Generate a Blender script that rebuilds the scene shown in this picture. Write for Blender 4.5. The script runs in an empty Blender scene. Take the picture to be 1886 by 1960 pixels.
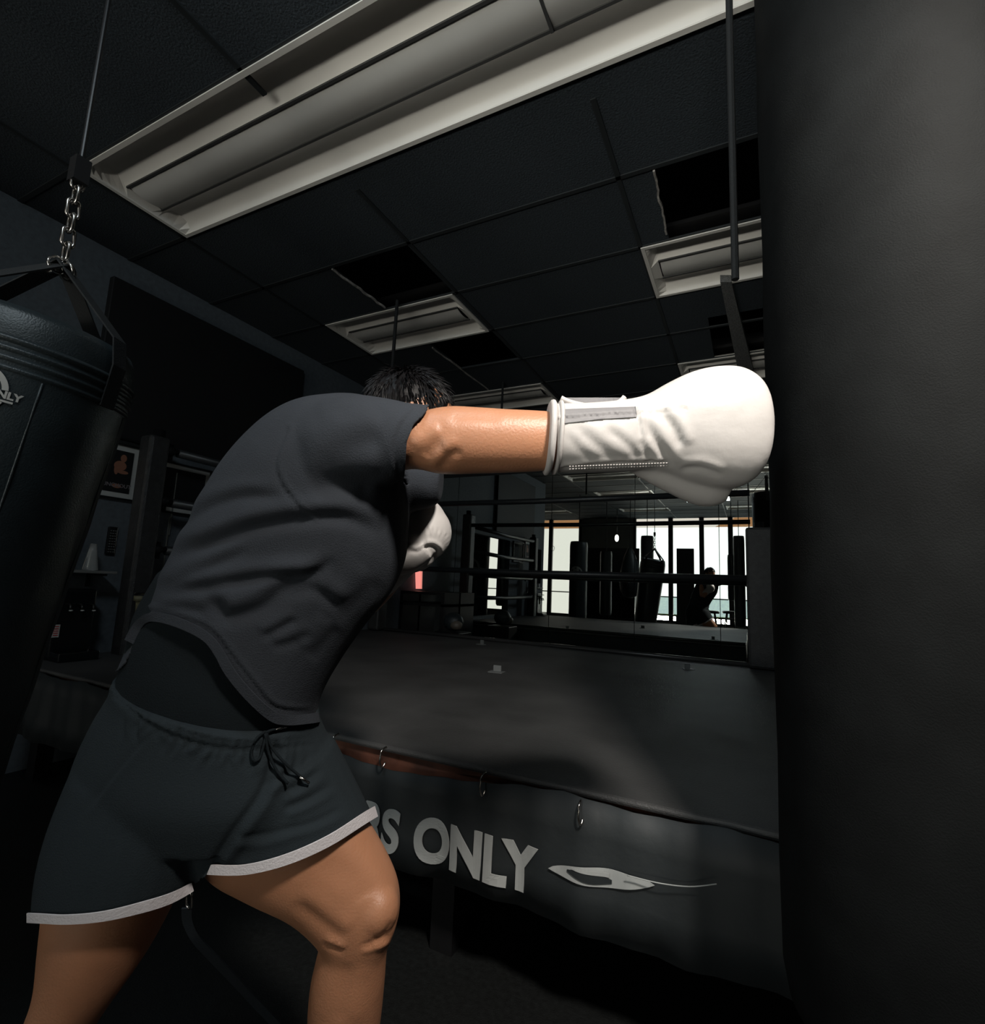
import bpy, bmesh, math, random
import numpy as np
from mathutils import Vector, Matrix
random.seed(7)
sc = bpy.context.scene
C = sc.collection
PI = math.pi

# ---------------------------------------------------------------- camera
W_, H_ = 1886, 1960
CX, CY = 943.0, 980.0
V1 = np.array((-1050 - CX, 1030 - CY)); V2 = np.array((1440 - CX, 1140 - CY))   # directions of the two walls
F = math.sqrt(-(V1 @ V2))
Yw = np.array([V2[0], V2[1], F]); Yw /= np.linalg.norm(Yw)
Xw = -np.array([V1[0], V1[1], F]); Xw /= np.linalg.norm(Xw)
Zw = np.cross(Yw, Xw)
if Zw[1] > 0: Zw = -Zw
M3 = np.array([Xw, Yw, Zw])
EYE = 1.15
cam_d = bpy.data.cameras.new('camera'); cam = bpy.data.objects.new('camera', cam_d); C.objects.link(cam)
cam_d.sensor_fit = 'HORIZONTAL'; cam_d.sensor_width = 36.0; cam_d.lens = F / W_ * 36.0
cam_d.clip_start = 0.05
mw = Matrix.Identity(4)
for i in range(3):
    mw[i][0] = M3[i, 0]; mw[i][1] = -M3[i, 1]; mw[i][2] = -M3[i, 2]
mw[2][3] = EYE
cam.matrix_world = mw
sc.camera = cam
RIGHT = Vector(M3[:, 0]); UPV = -Vector(M3[:, 1]); FWD = Vector(M3[:, 2])

# ---------------------------------------------------------------- light, exposure
vs = sc.view_settings
vs.view_transform = 'Standard'; vs.look = 'None'; vs.exposure = 0.0; vs.gamma = 1.0; vs.use_curve_mapping = False
wd = bpy.data.worlds.new('world'); sc.world = wd; wd.use_nodes = True
bgn = wd.node_tree.nodes['Background']; bgn.inputs[0].default_value = (1.0, 0.97, 0.92, 1); bgn.inputs[1].default_value = 1.15

def area(name, loc, target, sx, sy, power, col=(1, 1, 1), spread=PI):
    l = bpy.data.lights.new(name, 'AREA'); l.shape = 'RECTANGLE'; l.size = sx; l.size_y = sy
    l.energy = power; l.color = col; l.spread = spread
    o = bpy.data.objects.new(name, l); C.objects.link(o); o.location = loc
    d = Vector(target) - Vector(loc); o.rotation_euler = d.to_track_quat('-Z', 'Y').to_euler()
    return o
def spot(name, loc, target, power, ang, blend, rad, col):
    l = bpy.data.lights.new(name, 'SPOT'); l.energy = power; l.spot_size = ang; l.spot_blend = blend; l.shadow_soft_size = rad; l.color = col
    o = bpy.data.objects.new(name, l); C.objects.link(o); o.location = loc
    o.rotation_euler = (Vector(target) - Vector(loc)).to_track_quat('-Z', 'Y').to_euler(); return o
KEY = spot('added_key_spot', (0.58, -0.05, 2.50), (-0.10, 0.92, 1.42), 260, math.radians(60), 1.0, .12, (1.0, 0.93, 0.85))  # added lamp that brightens arm and glove; no fitting hangs here
FILL = area('added_canvas_fill', (-.76, -.26, 3.14), (-1.0, 3.0, .6), .8, .4, 20, (0.80, 0.93, 1.0))  # added lamp that lifts the ring canvas; the troffers are unlit
DAY = area('window_daylight', (-1.6, -5.3, 1.9), (-1.2, 1.0, 1.1), 5.5, 2.8, 38, (0.72, 0.90, 1.0))
BNC = area('added_ceiling_wash', (-1.2, -5.2, .25), (.0, 2.6, 3.2), 5.0, .5, 105, (1.0, 0.96, 0.90), 1.1)  # added lamp brightening ceiling and troffers in place of daylight off the ground

# ---------------------------------------------------------------- points from sight lines
def ray(px, py): return M3 @ np.array([px - CX, py - CY, F])
def P(px, py, z):
    v = ray(px, py) * z / F; return Vector((v[0], v[1], v[2] + EYE))
def onX(px, py, X):
    r = ray(px, py); v = r * X / r[0]; return Vector((v[0], v[1], v[2] + EYE))
def onY(px, py, Y):
    r = ray(px, py); v = r * Y / r[1]; return Vector((v[0], v[1], v[2] + EYE))
def onZ(px, py, Z):
    r = ray(px, py); v = r * (Z - EYE) / r[2]; return Vector((v[0], v[1], v[2] + EYE))
def project(co):   # numpy Nx3 -> px
    q = (co - np.array([0, 0, EYE])) @ M3
    return np.stack([CX + F * q[:, 0] / q[:, 2], CY + F * q[:, 1] / q[:, 2]], 1), q[:, 2]
MIR = 5.35
def behind(px, py, Yv):   # real place of something seen in the mirror
    v = onY(px, py, Yv); return Vector((v.x, 2 * MIR - Yv, v.z))

# ---------------------------------------------------------------- materials
def mat(name, col, rough=0.6, metal=0.0, bump=0.0, bscale=60.0, spec=0.5, var=0.0, vscale=4.0, coat=0.0,
        emit=None, estr=0.0, sheen=0.0, trans=0.0, stretch=None, sss=0.0):
    m = bpy.data.materials.new(name); m.use_nodes = True
    nt = m.node_tree; b = nt.nodes['Principled BSDF']
    b.inputs['Base Color'].default_value = (*col, 1); b.inputs['Roughness'].default_value = rough
    b.inputs['Metallic'].default_value = metal
    b.inputs['Specular IOR Level'].default_value = spec
    b.inputs['Coat Weight'].default_value = coat
    b.inputs['Sheen Weight'].default_value = sheen
    b.inputs['Transmission Weight'].default_value = trans
    b.inputs['Subsurface Weight'].default_value = sss
    b.inputs['Subsurface Scale'].default_value = 0.01
    if emit: b.inputs['Emission Color'].default_value = (*emit, 1); b.inputs['Emission Strength'].default_value = estr
    tc = nt.nodes.new('ShaderNodeTexCoord'); src = tc.outputs['Object']
    if stretch:
        mp = nt.nodes.new('ShaderNodeMapping'); mp.inputs['Scale'].default_value = stretch
        nt.links.new(src, mp.inputs[0]); src = mp.outputs[0]
    if bump:
        n = nt.nodes.new('ShaderNodeTexNoise'); n.inputs['Scale'].default_value = bscale; n.inputs['Detail'].default_value = 4
        nt.links.new(src, n.inputs['Vector'])
        bp = nt.nodes.new('ShaderNodeBump'); bp.inputs['Strength'].default_value = bump; bp.inputs['Distance'].default_value = 0.004
        nt.links.new(n.outputs[0], bp.inputs['Height']); nt.links.new(bp.outputs[0], b.inputs['Normal'])
    if var:
        n = nt.nodes.new('ShaderNodeTexNoise'); n.inputs['Scale'].default_value = vscale; n.inputs['Detail'].default_value = 5
        nt.links.new(src, n.inputs['Vector'])
        r = nt.nodes.new('ShaderNodeValToRGB')
        r.color_ramp.elements[0].position = 0.3; r.color_ramp.elements[1].position = 0.7
        r.color_ramp.elements[0].color = (*[c * (1 - var) for c in col], 1)
        r.color_ramp.elements[1].color = (*[min(1, c * (1 + var)) for c in col], 1)
        nt.links.new(n.outputs[0], r.inputs[0]); nt.links.new(r.outputs[0], b.inputs['Base Color'])
    return m
M = dict(
    ceil=mat('black_ceiling_tile', (.024, .032, .040), .9, bump=1.0, bscale=110, var=.35, vscale=90),
    grid=mat('black_ceiling_grid', (.016, .019, .021), .6),
    plenum=mat('plenum_black', (.002, .002, .002), 1),
    frag=mat('broken_tile_edge', (.30, .28, .26), .95, bump=.6, var=.4, vscale=40),
    white=mat('white_enamel', (.72, .69, .65), .45, bump=.05),
    lens=mat('diffuser_plastic', (.60, .585, .56), .35, var=.06, vscale=3),
    groove=mat('lamp_groove', (.05, .05, .05), .7),
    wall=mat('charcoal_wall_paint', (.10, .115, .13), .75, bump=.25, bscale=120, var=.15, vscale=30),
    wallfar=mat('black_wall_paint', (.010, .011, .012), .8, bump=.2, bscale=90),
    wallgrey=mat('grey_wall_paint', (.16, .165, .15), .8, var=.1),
    floor=mat('rubber_floor_shaded', (.006, .007, .007), .55, bump=.3, bscale=200, var=.4, vscale=60),  # darkened to hold the shade around the boxer; same floor as floorback
    floorback=mat('grey_floor_window_lit', (.17, .17, .155), .4, bump=.1, var=.15),  # lighter copy of the floor, window light put into its colour
    canvas=mat('ring_canvas', (.050, .050, .050), .62, bump=.5, bscale=180, var=.4, vscale=2.2),
    ply=mat('plywood_edge', (.10, .035, .02), .7, var=.7, vscale=9, bump=.3),
    banner=mat('banner_vinyl', (.014, .018, .020), .6, bump=.2, bscale=40),
    letter=mat('banner_lettering', (.36, .375, .37), .6, var=.08, vscale=20),
    rope=mat('rope_sleeve', (.020, .022, .024), .38, bump=.2),
    post=mat('post_pad_vinyl', (.026, .026, .027), .45, bump=.8, bscale=160, var=.3, vscale=30),
    blackm=mat('black_metal', (.008, .008, .009), .45, metal=.2),
    chrome=mat('steel', (.5, .47, .44), .22, metal=1.0),
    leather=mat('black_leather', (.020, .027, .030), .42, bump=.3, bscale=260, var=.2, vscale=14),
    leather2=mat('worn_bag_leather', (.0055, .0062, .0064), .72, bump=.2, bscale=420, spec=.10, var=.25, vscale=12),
    webbing=mat('black_webbing', (.006, .007, .008), .8, bump=.4, bscale=300),
    logo=mat('logo_print', (.42, .41, .39), .55),
    logodim=mat('logo_print_dim', (.10, .10, .10), .6),
    screen=mat('black_board', (.003, .003, .004), .7),
    skin=mat('skin', (.40, .185, .10), .45, bump=.18, bscale=260, var=.10, vscale=9, sss=.06),
    shirt=mat('washed_black_cotton', (.028, .032, .039), .95, bump=.35, bscale=420, spec=.2, var=.08, vscale=6),
    under=mat('black_jersey', (.008, .011, .013), .9, spec=.1, bump=.3, bscale=420),
    shorts=mat('black_shorts_cotton', (.015, .021, .025), .92, bump=.35, bscale=420, spec=.2),
    trim=mat('white_binding', (.62, .59, .61), .8, bump=.3, bscale=300),
    hair=mat('black_hair', (.004, .0035, .004), .5, spec=.15),
    glove=mat('white_glove_leather', (.47, .45, .435), .5, bump=.25, bscale=40, var=.05, vscale=9),
    glovegrey=mat('grey_glove_panel', (.15, .146, .15), .6, bump=.1),
    strap=mat('grey_strap', (.035, .042, .050), .6, bump=.3, bscale=200),
    shoe=mat('black_shoe', (.02, .02, .02), .5),
    frame=mat('frame_black', (.01, .01, .01), .3),
    mat_=mat('poster_mat', (.5, .5, .48), .6),
    red=mat('red_ink', (.5, .03, .03), .6),
    scrap=mat('pale_tape', (.16, .17, .17), .5),
    orange=mat('orange_fascia_glow', (.55, .24, .10), .7, emit=(.8, .42, .2), estr=.35),  # emission stands in for sunlight falling on the fascia
    mull=mat('mullion_black', (.006, .006, .007), .5),
    eyew=mat('eye_white', (.6, .58, .55), .3),
    shelfm=mat('grey_shelf', (.16, .16, .155), .4),
    cooler=mat('black_gloss_plastic', (.006, .007, .008), .2),
)
m = bpy.data.materials.new('mirror_glass'); m.use_nodes = True
b = m.node_tree.nodes['Principled BSDF']; b.inputs['Metallic'].default_value = 1; b.inputs['Roughness'].default_value = .0
b.inputs['Base Color'].default_value = (.80, .84, .80, 1); M['mirror'] = m
m = bpy.data.materials.new('clear_plastic'); m.use_nodes = True
b = m.node_tree.nodes['Principled BSDF']; b.inputs['Transmission Weight'].default_value = .75; b.inputs['Roughness'].default_value = .12
b.inputs['Base Color'].default_value = (.8, .8, .78, 1); b.inputs['Specular IOR Level'].default_value = .9; M['clear'] = m
# thin window glass: a mix of clear and gloss
m = bpy.data.materials.new('window_glass'); m.use_nodes = True; nt = m.node_tree
for n in list(nt.nodes):
    if n.type != 'OUTPUT_MATERIAL': nt.nodes.remove(n)
out = [n for n in nt.nodes if n.type == 'OUTPUT_MATERIAL'][0]
tr = nt.nodes.new('ShaderNodeBsdfTransparent'); gl = nt.nodes.new('ShaderNodeBsdfGlossy'); mx = nt.nodes.new('ShaderNodeMixShader')
tr.inputs[0].default_value = (.93, .94, .92, 1); gl.inputs['Roughness'].default_value = .02; mx.inputs[0].default_value = .05
nt.links.new(tr.outputs[0], mx.inputs[1]); nt.links.new(gl.outputs[0], mx.inputs[2]); nt.links.new(mx.outputs[0], out.inputs[0])
M['glass'] = m

# ---------------------------------------------------------------- mesh helpers
def link_mesh(name, me, ma, parent=None, smooth=False):
    o = bpy.data.objects.new(name, me); C.objects.link(o)
    if isinstance(ma, str): ma = M[ma]
    me.materials.clear(); me.materials.append(ma)
    if smooth:
        me.polygons.foreach_set('use_smooth', [True] * len(me.polygons))
    if parent is not None:
        o.parent = parent
        o.matrix_parent_inverse = Matrix.Translation(-parent.location) if parent.get('_tr') else Matrix.Identity(4)
    return o
def obj(name, bm, ma, parent=None, smooth=False):
    me = bpy.data.meshes.new(name); bmesh.ops.recalc_face_normals(bm, faces=bm.faces[:]); bm.to_mesh(me); bm.free()
    return link_mesh(name, me, ma, parent, smooth)
def tag(o, label=None, cat=None, group=None, kind=None):
    if label: o['label'] = label
    if cat: o['category'] = cat
    if group: o['group'] = group
    if kind: o['kind'] = kind
    return o
def thing(name, label, cat, loc=(0, 0, 0), group=None, kind=None):
    """Empty at the thing's base; parts are built in world space and keep their place."""
    o = bpy.data.objects.new(name, None); C.objects.link(o); o.location = loc; o['_tr'] = 1
    o.empty_display_size = .1
    return tag(o, label, cat, group, kind)
def box(bm, lo, hi, mtx=None, bevel=0):
    r = bmesh.ops.create_cube(bm, size=1); vs_ = r['verts']
    c = [(lo[i] + hi[i]) / 2 for i in range(3)]; s = [abs(hi[i] - lo[i]) for i in range(3)]
    for v in vs_: v.co = Vector((v.co.x * s[0] + c[0], v.co.y * s[1] + c[1], v.co.z * s[2] + c[2]))
    if bevel:
        es = {e for v in vs_ for e in v.link_edges}
        bmesh.ops.bevel(bm, geom=list(es), offset=bevel, segments=2, affect='EDGES', profile=.5)
    elif mtx is not None:
        for v in vs_: v.co = mtx @ v.co
def loft(bm, rings, cap=True, closed=True):
    vr = [[bm.verts.new(p) for p in r] for r in rings]
    n = len(rings[0])
    for a, b_ in zip(vr, vr[1:]):
        for i in range(n if closed else n - 1):
            j = (i + 1) % n
            bm.faces.new((a[i], a[j], b_[j], b_[i]))
    if cap:
        bm.faces.new(vr[0][::-1]); bm.faces.new(vr[-1])
def ell(c, u, v, a, b_, n=24, p=2.0):
    r = []
    for k in range(n):
        t = 2 * PI * k / n; ct, st = math.cos(t), math.sin(t)
        x = math.copysign(abs(ct) ** (2 / p), ct) * a; y = math.copysign(abs(st) ** (2 / p), st) * b_
        r.append(c + u * x + v * y)
    return r
def tube(bm, pts, rad, n=10, cap=True):
    pts = [Vector(p) for p in pts]; rings = []
    up = Vector((0, 0, 1))
    for i, p in enumerate(pts):
        t = (pts[min(i + 1, len(pts) - 1)] - pts[max(i - 1, 0)]).normalized()
        if abs(t.dot(up)) > .95: up = Vector((1, .1, 0)) if abs(t.z) > .9 else Vector((0, 0, 1))
        u = t.cross(up).normalized(); v = t.cross(u).normalized()
        r = rad[i] if isinstance(rad, (list, tuple)) else rad
        rings.append(ell(p, u, v, r, r, n))
    loft(bm, rings, cap)
def ribbon(bm, pts, wdir, w, th):
    rings = []
    pts = [Vector(p) for p in pts]
    for i, p in enumerate(pts):
        t = (pts[min(i + 1, len(pts) - 1)] - pts[max(i - 1, 0)]).normalized()
        u = (Vector(wdir) - t * t.dot(Vector(wdir))).normalized(); v = t.cross(u).normalized()
        rings.append([p + u * w / 2 + v * th / 2, p - u * w / 2 + v * th / 2, p - u * w / 2 - v * th / 2, p + u * w / 2 - v * th / 2])
    loft(bm, rings)
def lathe(bm, prof, c=(0, 0, 0), n=40, ax=None):
    rings = [[Vector((c[0] + r * math.cos(2 * PI * k / n), c[1] + r * math.sin(2 * PI * k / n), c[2] + z)) for k in range(n)] for r, z in prof]
    loft(bm, rings)
def crom(pts, k=6):
    """smooth polyline through points (numpy or Vector)"""
    q = [Vector(p) for p in pts]; out_ = []
    for i in range(len(q) - 1):
        p0 = q[max(i - 1, 0)]; p1 = q[i]; p2 = q[i + 1]; p3 = q[min(i + 2, len(q) - 1)]
        for s in range(k):
            t = s / k
            out_.append(.5 * ((2 * p1) + (p2 - p0) * t + (2 * p0 - 5 * p1 + 4 * p2 - p3) * t * t + (3 * p1 - p0 - 3 * p2 + p3) * t ** 3))
    out_.append(q[-1]); return out_
def text_bm(s, size, off=0.0, ext=0.002):
    cu = bpy.data.curves.new('t', 'FONT'); cu.body = s; cu.size = size; cu.offset = off; cu.extrude = ext
    cu.align_x = 'CENTER'; cu.resolution_u = 8
    o = bpy.data.objects.new('t', cu); C.objects.link(o)
    bpy.context.view_layer.update()
    me = bpy.data.meshes.new_from_object(o.evaluated_get(bpy.context.evaluated_depsgraph_get()))
    bpy.data.objects.remove(o); bpy.data.curves.remove(cu)
    bm = bmesh.new(); bm.from_mesh(me); bpy.data.meshes.remove(me); return bm

# loft of body sections: each is a pair of outline points seen side-on, at a depth, with a half thickness
def secs(bm, L, p=2.2, n=28):
    S = []
    for s in L:
        l = P(*s[0], s[2]); r = P(*s[1], s[2]); S.append((l, r, s[3]))
    # smooth between sections
    fine = []
    k = 4
    ls = crom([s[0] for s in S], k); rs = crom([s[1] for s in S], k)
    ds = [v.x for v in crom([Vector((s[2], 0, 0)) for s in S], k)]
    rings = []
    for l, r, d in zip(ls, rs, ds):
        c = (l + r) / 2; u = (r - l); a = u.length / 2; u.normalize()
        v = FWD - u * FWD.dot(u); v.normalize()
        rings.append(ell(c, u, v, a, d, n, p))
    loft(bm, rings)
def limb(bm, pts, rad, n=20, k=5, flat=1.0):
    """pts world, rad list; smooth tapered limb"""
    ps = crom(pts, k); rr = [v.x for v in crom([Vector((r, 0, 0)) for r in rad], k)]
    tube(bm, ps, rr, n)
def ball(bm, c, r, mtx=None, seg=24):
    rr = r if hasattr(r, '__len__') else (r, r, r)
    g = bmesh.ops.create_uvsphere(bm, u_segments=seg, v_segments=seg // 2, radius=1)
    for v in g['verts']:
        q = Vector((v.co.x * rr[0], v.co.y * rr[1], v.co.z * rr[2]))
        if mtx is not None: q = mtx @ q
        v.co = q + Vector(c)
def evaluated(bm_or_me, mods):
    if isinstance(bm_or_me, bmesh.types.BMesh):
        me = bpy.data.meshes.new('tmp'); bm_or_me.to_mesh(me); bm_or_me.free()
    else: me = bm_or_me
    o = bpy.data.objects.new('tmp', me); C.objects.link(o)
    for t, kw in mods:
        md = o.modifiers.new('m', t)
        for k_, v_ in kw.items(): setattr(md, k_, v_)
    bpy.context.view_layer.update()
    res = bpy.data.meshes.new_from_object(o.evaluated_get(bpy.context.evaluated_depsgraph_get()))
    bpy.data.objects.remove(o); bpy.data.meshes.remove(me)
    return res
def fuse(bm, vox=.006, it=8, fac=.6):
    bmesh.ops.recalc_face_normals(bm, faces=bm.faces[:])
    return evaluated(bm, [('REMESH', dict(mode='VOXEL', voxel_size=vox, use_smooth_shade=True)), ('SMOOTH', dict(factor=fac, iterations=it))])
def cut(me, poly, op='DIFFERENCE', z0=.35, z1=1.7):
    """trim a garment along a hem line: faces past the line go, the last row is drawn onto the line"""
    pl = np.array(poly, float); bm = bmesh.new(); bm.from_mesh(me); bpy.data.meshes.remove(me)
    co = np.array([v.co[:] for v in bm.verts]); px, z = project(co)
    x, y = px[:, 0], px[:, 1]; ins = np.zeros(len(co), bool); n = len(pl)
    for i in range(n):
        (xa, ya), (xb, yb) = pl[i], pl[(i + 1) % n]
        if ya == yb: continue
        hit = ((ya > y) != (yb > y)) & (x < (xb - xa) * (y - ya) / (yb - ya) + xa); ins ^= hit
    ins &= (z > z0) & (z < z1)
    zok = (z > z0) & (z < z1)
    drop = ins if op == 'DIFFERENCE' else ~ins
    bm.verts.ensure_lookup_table(); bm.verts.index_update()
    kill = [f for f in bm.faces if all(drop[v.index] for v in f.verts)]
    dead = set(kill); move = set()
    for f in bm.faces:
        if f in dead: continue
        for v in f.verts:
            if drop[v.index]: move.add(v)
    for v in move:
        k = v.index
        if not zok[k]: continue
        p_ = px[k]; best = 1e9; bp = p_
        for i in range(n):
            a = pl[i]; d = pl[(i + 1) % n] - a; L = d @ d
            if L < 1e-9: continue
            t = min(1, max(0, ((p_ - a) @ d) / L)); q = a + t * d; e = float(np.hypot(*(p_ - q)))
            if e < best: best = e; bp = q
        if best < 25: v.co = P(float(bp[0]), float(bp[1]), float(z[k]))
    bmesh.ops.delete(bm, geom=kill, context='FACES')
    bmesh.ops.delete(bm, geom=[v for v in bm.verts if not v.link_faces], context='VERTS')
    edge = {v for e in bm.edges if len(e.link_faces) == 1 for v in e.verts}
    for v in edge:
        q_, z_ = project(np.array([v.co[:]])); p_ = q_[0]; best = 1e9; bp = p_
        if not (z0 - .02 < z_[0] < z1): continue
        for i in range(n):
            a = pl[i]; d = pl[(i + 1) % n] - a; L = d @ d
            if L < 1e-9: continue
            t = min(1, max(0, ((p_ - a) @ d) / L)); q = a + t * d; e_ = float(np.hypot(*(p_ - q)))
            if e_ < best: best = e_; bp = q
        if best < 9: v.co = P(float(bp[0]), float(bp[1]), float(z_[0]))
    bmesh.ops.remove_doubles(bm, verts=list(edge), dist=.0009)
    out_ = bpy.data.meshes.new('cut'); bm.to_mesh(out_); bm.free(); return out_
def folds(me, curves, base=0.0):
    """press folds into cloth/skin: (polyline, width px, depth m[, ridge]) measured along the garment"""
    n = len(me.vertices); co = np.empty(n * 3); me.vertices.foreach_get('co', co); co = co.reshape(-1, 3)
    no = np.empty(n * 3); me.vertices.foreach_get('normal', no) if hasattr(me.vertices[0], 'normal') else None
    no = no.reshape(-1, 3)
    px, z = project(co); disp = np.zeros(n)
    fw = np.array(FWD); facing = np.clip(-(no @ fw) * 1.6, 0, 1)
    for cv in curves:
        pl = np.array([tuple(v)[:2] for v in crom([Vector((*p, 0)) for p in cv[0]], 4)]); w = cv[1]; amp = cv[2]
        best = np.full(n, 1e9); tpar = np.zeros(n); side = np.zeros(n)
        for i in range(len(pl) - 1):
            a = pl[i]; d = pl[i + 1] - a; L2 = d @ d
            t = np.clip(((px - a) @ d) / L2, 0, 1); q = px - (a + t[:, None] * d)
            ds = np.hypot(q[:, 0], q[:, 1]); mk = ds < best
            best[mk] = ds[mk]; tpar[mk] = (i + t[mk]) / (len(pl) - 1)
            side[mk] = (np.sign(d[0] * q[:, 1] - d[1] * q[:, 0]))[mk]
        end = np.clip(np.minimum(tpar, 1 - tpar) * 5, 0, 1) if (len(cv) < 4 or not cv[3]) else 1
        sd = best * side
        disp += -amp * np.exp(-(sd / w) ** 2) * end + .8 * amp * np.exp(-((sd + 1.9 * w) / (1.3 * w)) ** 2) * end
    co += no * (disp * facing)[:, None]
    me.vertices.foreach_set('co', co.reshape(-1)); me.update()

# ================================================================= SETTING
CE = 3.2
def struct(name, bm, ma, label=None, smooth=False):
    o = obj(name, bm, ma, None, smooth); o['kind'] = 'structure'
    return o
XL, XR, YB, XS = -3.7, 4.2, -4.3, -9.5
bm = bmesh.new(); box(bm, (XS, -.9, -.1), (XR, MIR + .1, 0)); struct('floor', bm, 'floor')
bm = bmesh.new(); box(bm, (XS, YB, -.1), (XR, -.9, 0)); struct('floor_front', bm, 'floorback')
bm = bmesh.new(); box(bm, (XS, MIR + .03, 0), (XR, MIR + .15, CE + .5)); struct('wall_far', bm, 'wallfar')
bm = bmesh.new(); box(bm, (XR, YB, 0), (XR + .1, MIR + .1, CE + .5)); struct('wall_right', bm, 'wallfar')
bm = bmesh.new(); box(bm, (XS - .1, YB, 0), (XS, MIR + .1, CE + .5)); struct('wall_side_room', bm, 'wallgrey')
# left wall with its two openings to the side room
bm = bmesh.new()
def wl(y0, y1, z0, z1): box(bm, (XL - .1, y0, z0), (XL, y1, z1))
wl(1.0, 1.12, 0, CE + .4); wl(1.12, 1.72, 0, 1.2); wl(1.12, 1.72, 1.86, CE + .4); wl(1.72, 2.62, 0, CE + .4)
wl(2.62, 4.2, 0, .66); wl(2.62, 4.2, 1.9, CE + .4); wl(4.2, MIR + .03, 0, CE + .4)
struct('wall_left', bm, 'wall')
# front wall with the shop windows
WIN = []   # (x0,x1,z0,z1)
def mx_(px, py=1100): return behind(px, py, 2 * MIR - YB).x
zt = behind(1300, 988, 2 * MIR - YB).z; zb = .33
openings = [(mx_(925), mx_(1112)), (mx_(1212), mx_(1560))]
bm = bmesh.new(); xs = [XS] + [v for o_ in openings for v in o_] + [XR]
for i in range(0, len(xs), 2): box(bm, (xs[i], YB - .12, 0), (xs[i + 1], YB, CE + .4))
for a, c_ in openings:
    box(bm, (a, YB - .12, 0), (c_, YB, zb)); box(bm, (a, YB - .12, zt), (c_, YB, CE + .4))
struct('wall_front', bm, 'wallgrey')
for k, (a, c_) in enumerate(openings):
    w = thing('window_%d' % (k + 1), None, None, ((a + c_) / 2, YB, zb), kind='structure')
    bm = bmesh.new()
    muls = [930, 966, 1012, 1052, 1110] if k == 0 else [1213, 1284, 1344, 1400, 1470, 1558]
    for px in muls:
        x = mx_(px); box(bm, (x - .06, YB - .09, zb), (x + .06, YB - .01, zt))
    box(bm, (a, YB - .09, zb), (c_, YB - .01, zb + .05)); box(bm, (a, YB - .09, zt - .05), (c_, YB - .01, zt))
    box(bm, (a, YB - .085, 1.0), (c_, YB - .015, 1.03))
    obj('window_frame', bm, 'mull', w)
    bm = bmesh.new(); box(bm, (a, YB - .055, zb), (c_, YB - .045, zt)); obj('pane', bm, 'glass', w)
# fascia of the canopy outside
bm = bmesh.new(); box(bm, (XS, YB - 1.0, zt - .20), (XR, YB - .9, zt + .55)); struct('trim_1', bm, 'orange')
bm = bmesh.new(); box(bm, (XS, YB - 7, -.12), (XR, YB - .12, -.02)); struct('ground_outside', bm, mat('pale_pavement', (.5, .48, .45), .9))
bm = bmesh.new(); box(bm, (mx_(1130), YB - 7.5, -.02), (mx_(1500), YB - 7, .95))
for v in bm.verts: pass
hd = obj('clipped_hedge', bm, mat('hedge_green', (.10, .16, .05), .9, bump=1, bscale=30, var=.6, vscale=12)); tag(hd, 'low clipped green hedge outside the shop windows, seen in the mirror', 'hedge')

# ceiling grid cells
GX, GY = 1.28, .588
x0g, y0g = -.555 - 9 * GX, 2.343 - 14 * GY
def cell(px, py):
    v = onZ(px, py, CE); return (v.x, v.y)
missing = []      # rectangles without tile
lamps = []        # troffers (x0,x1,y0,y1)
LX = [-3.085, -1.86, -.555, .725]
lamps.append((-3.085, .725, 1.167, 1.755))
lamps.append((-3.085, -1.875, 2.93, 3.52)); lamps.append((-.555, .665, 2.93, 3.52))
lamps.append((-3.085, -1.875, 4.69, 5.28)); lamps.append((-.555, .665, 4.69, 5.28))
front_lamps = [(-.30, .92, -.77, -.18), (-3.0, -1.8, -.6, -.01), (-3.0, -1.8, -2.95, -2.36), (-.5, .72, -2.95, -2.36), (-5.6, -4.4, -2.95, -2.36)]
lamps += front_lamps
missing += [(-2.47, -1.86, 2.343, 2.93), (-.39, .4, 2.343, 2.93), (-2.47, -1.86, 3.52, 4.1), (-.25, .3, 3.95, 4.69)]
xc = sorted({x0g + i * GX for i in range(13)} | {v for r in lamps + missing for v in r[:2]} | {XS, XR})
yc = sorted({y0g + i * GY for i in range(22)} | {v for r in lamps + missing for v in r[2:]} | {YB, MIR + .03})
xc = [v for v in xc if XS <= v <= XR]; yc = [v for v in yc if YB <= v <= MIR + .03]
def inside(x, y, r): return r[0] < x < r[1] and r[2] < y < r[3]
bm = bmesh.new()
for i in range(len(xc) - 1):
    for j in range(len(yc) - 1):
        mx1, my1 = (xc[i] + xc[i + 1]) / 2, (yc[j] + yc[j + 1]) / 2
        if any(inside(mx1, my1, r) for r in lamps + missing): continue
        if xc[i + 1] - xc[i] < 1e-3 or yc[j + 1] - yc[j] < 1e-3: continue
        box(bm, (xc[i], yc[j], CE), (xc[i + 1], yc[j + 1], CE + .015))
struct('ceiling', bm, 'ceil')
bm = bmesh.new(); box(bm, (XS, YB, CE + .5), (XR, MIR + .1, CE + .55)); struct('ceiling_slab', bm, 'plenum')
bm = bmesh.new()
def bar_ok(x, y): return not any(r[0] + .02 < x < r[1] - .02 and r[2] + .02 < y < r[3] - .02 for r in lamps)
for i in range(13):
    x = x0g + i * GX
    if XS < x < XR:
        y = YB
        while y < MIR:
            y2 = min(y + GY / 2, MIR)
            if bar_ok(x, (y + y2) / 2): box(bm, (x - .012, y, CE - .006), (x + .012, y2, CE + .004))
            y = y2
for j in range(22):
    y = y0g + j * GY
    if YB < y < MIR:
        x = XS
        while x < XR:
            x2 = min(x + .32, XR)
            if bar_ok((x + x2) / 2, y): box(bm, (x, y - .012, CE - .006), (x2, y + .012, CE + .004))
            x = x2
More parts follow.
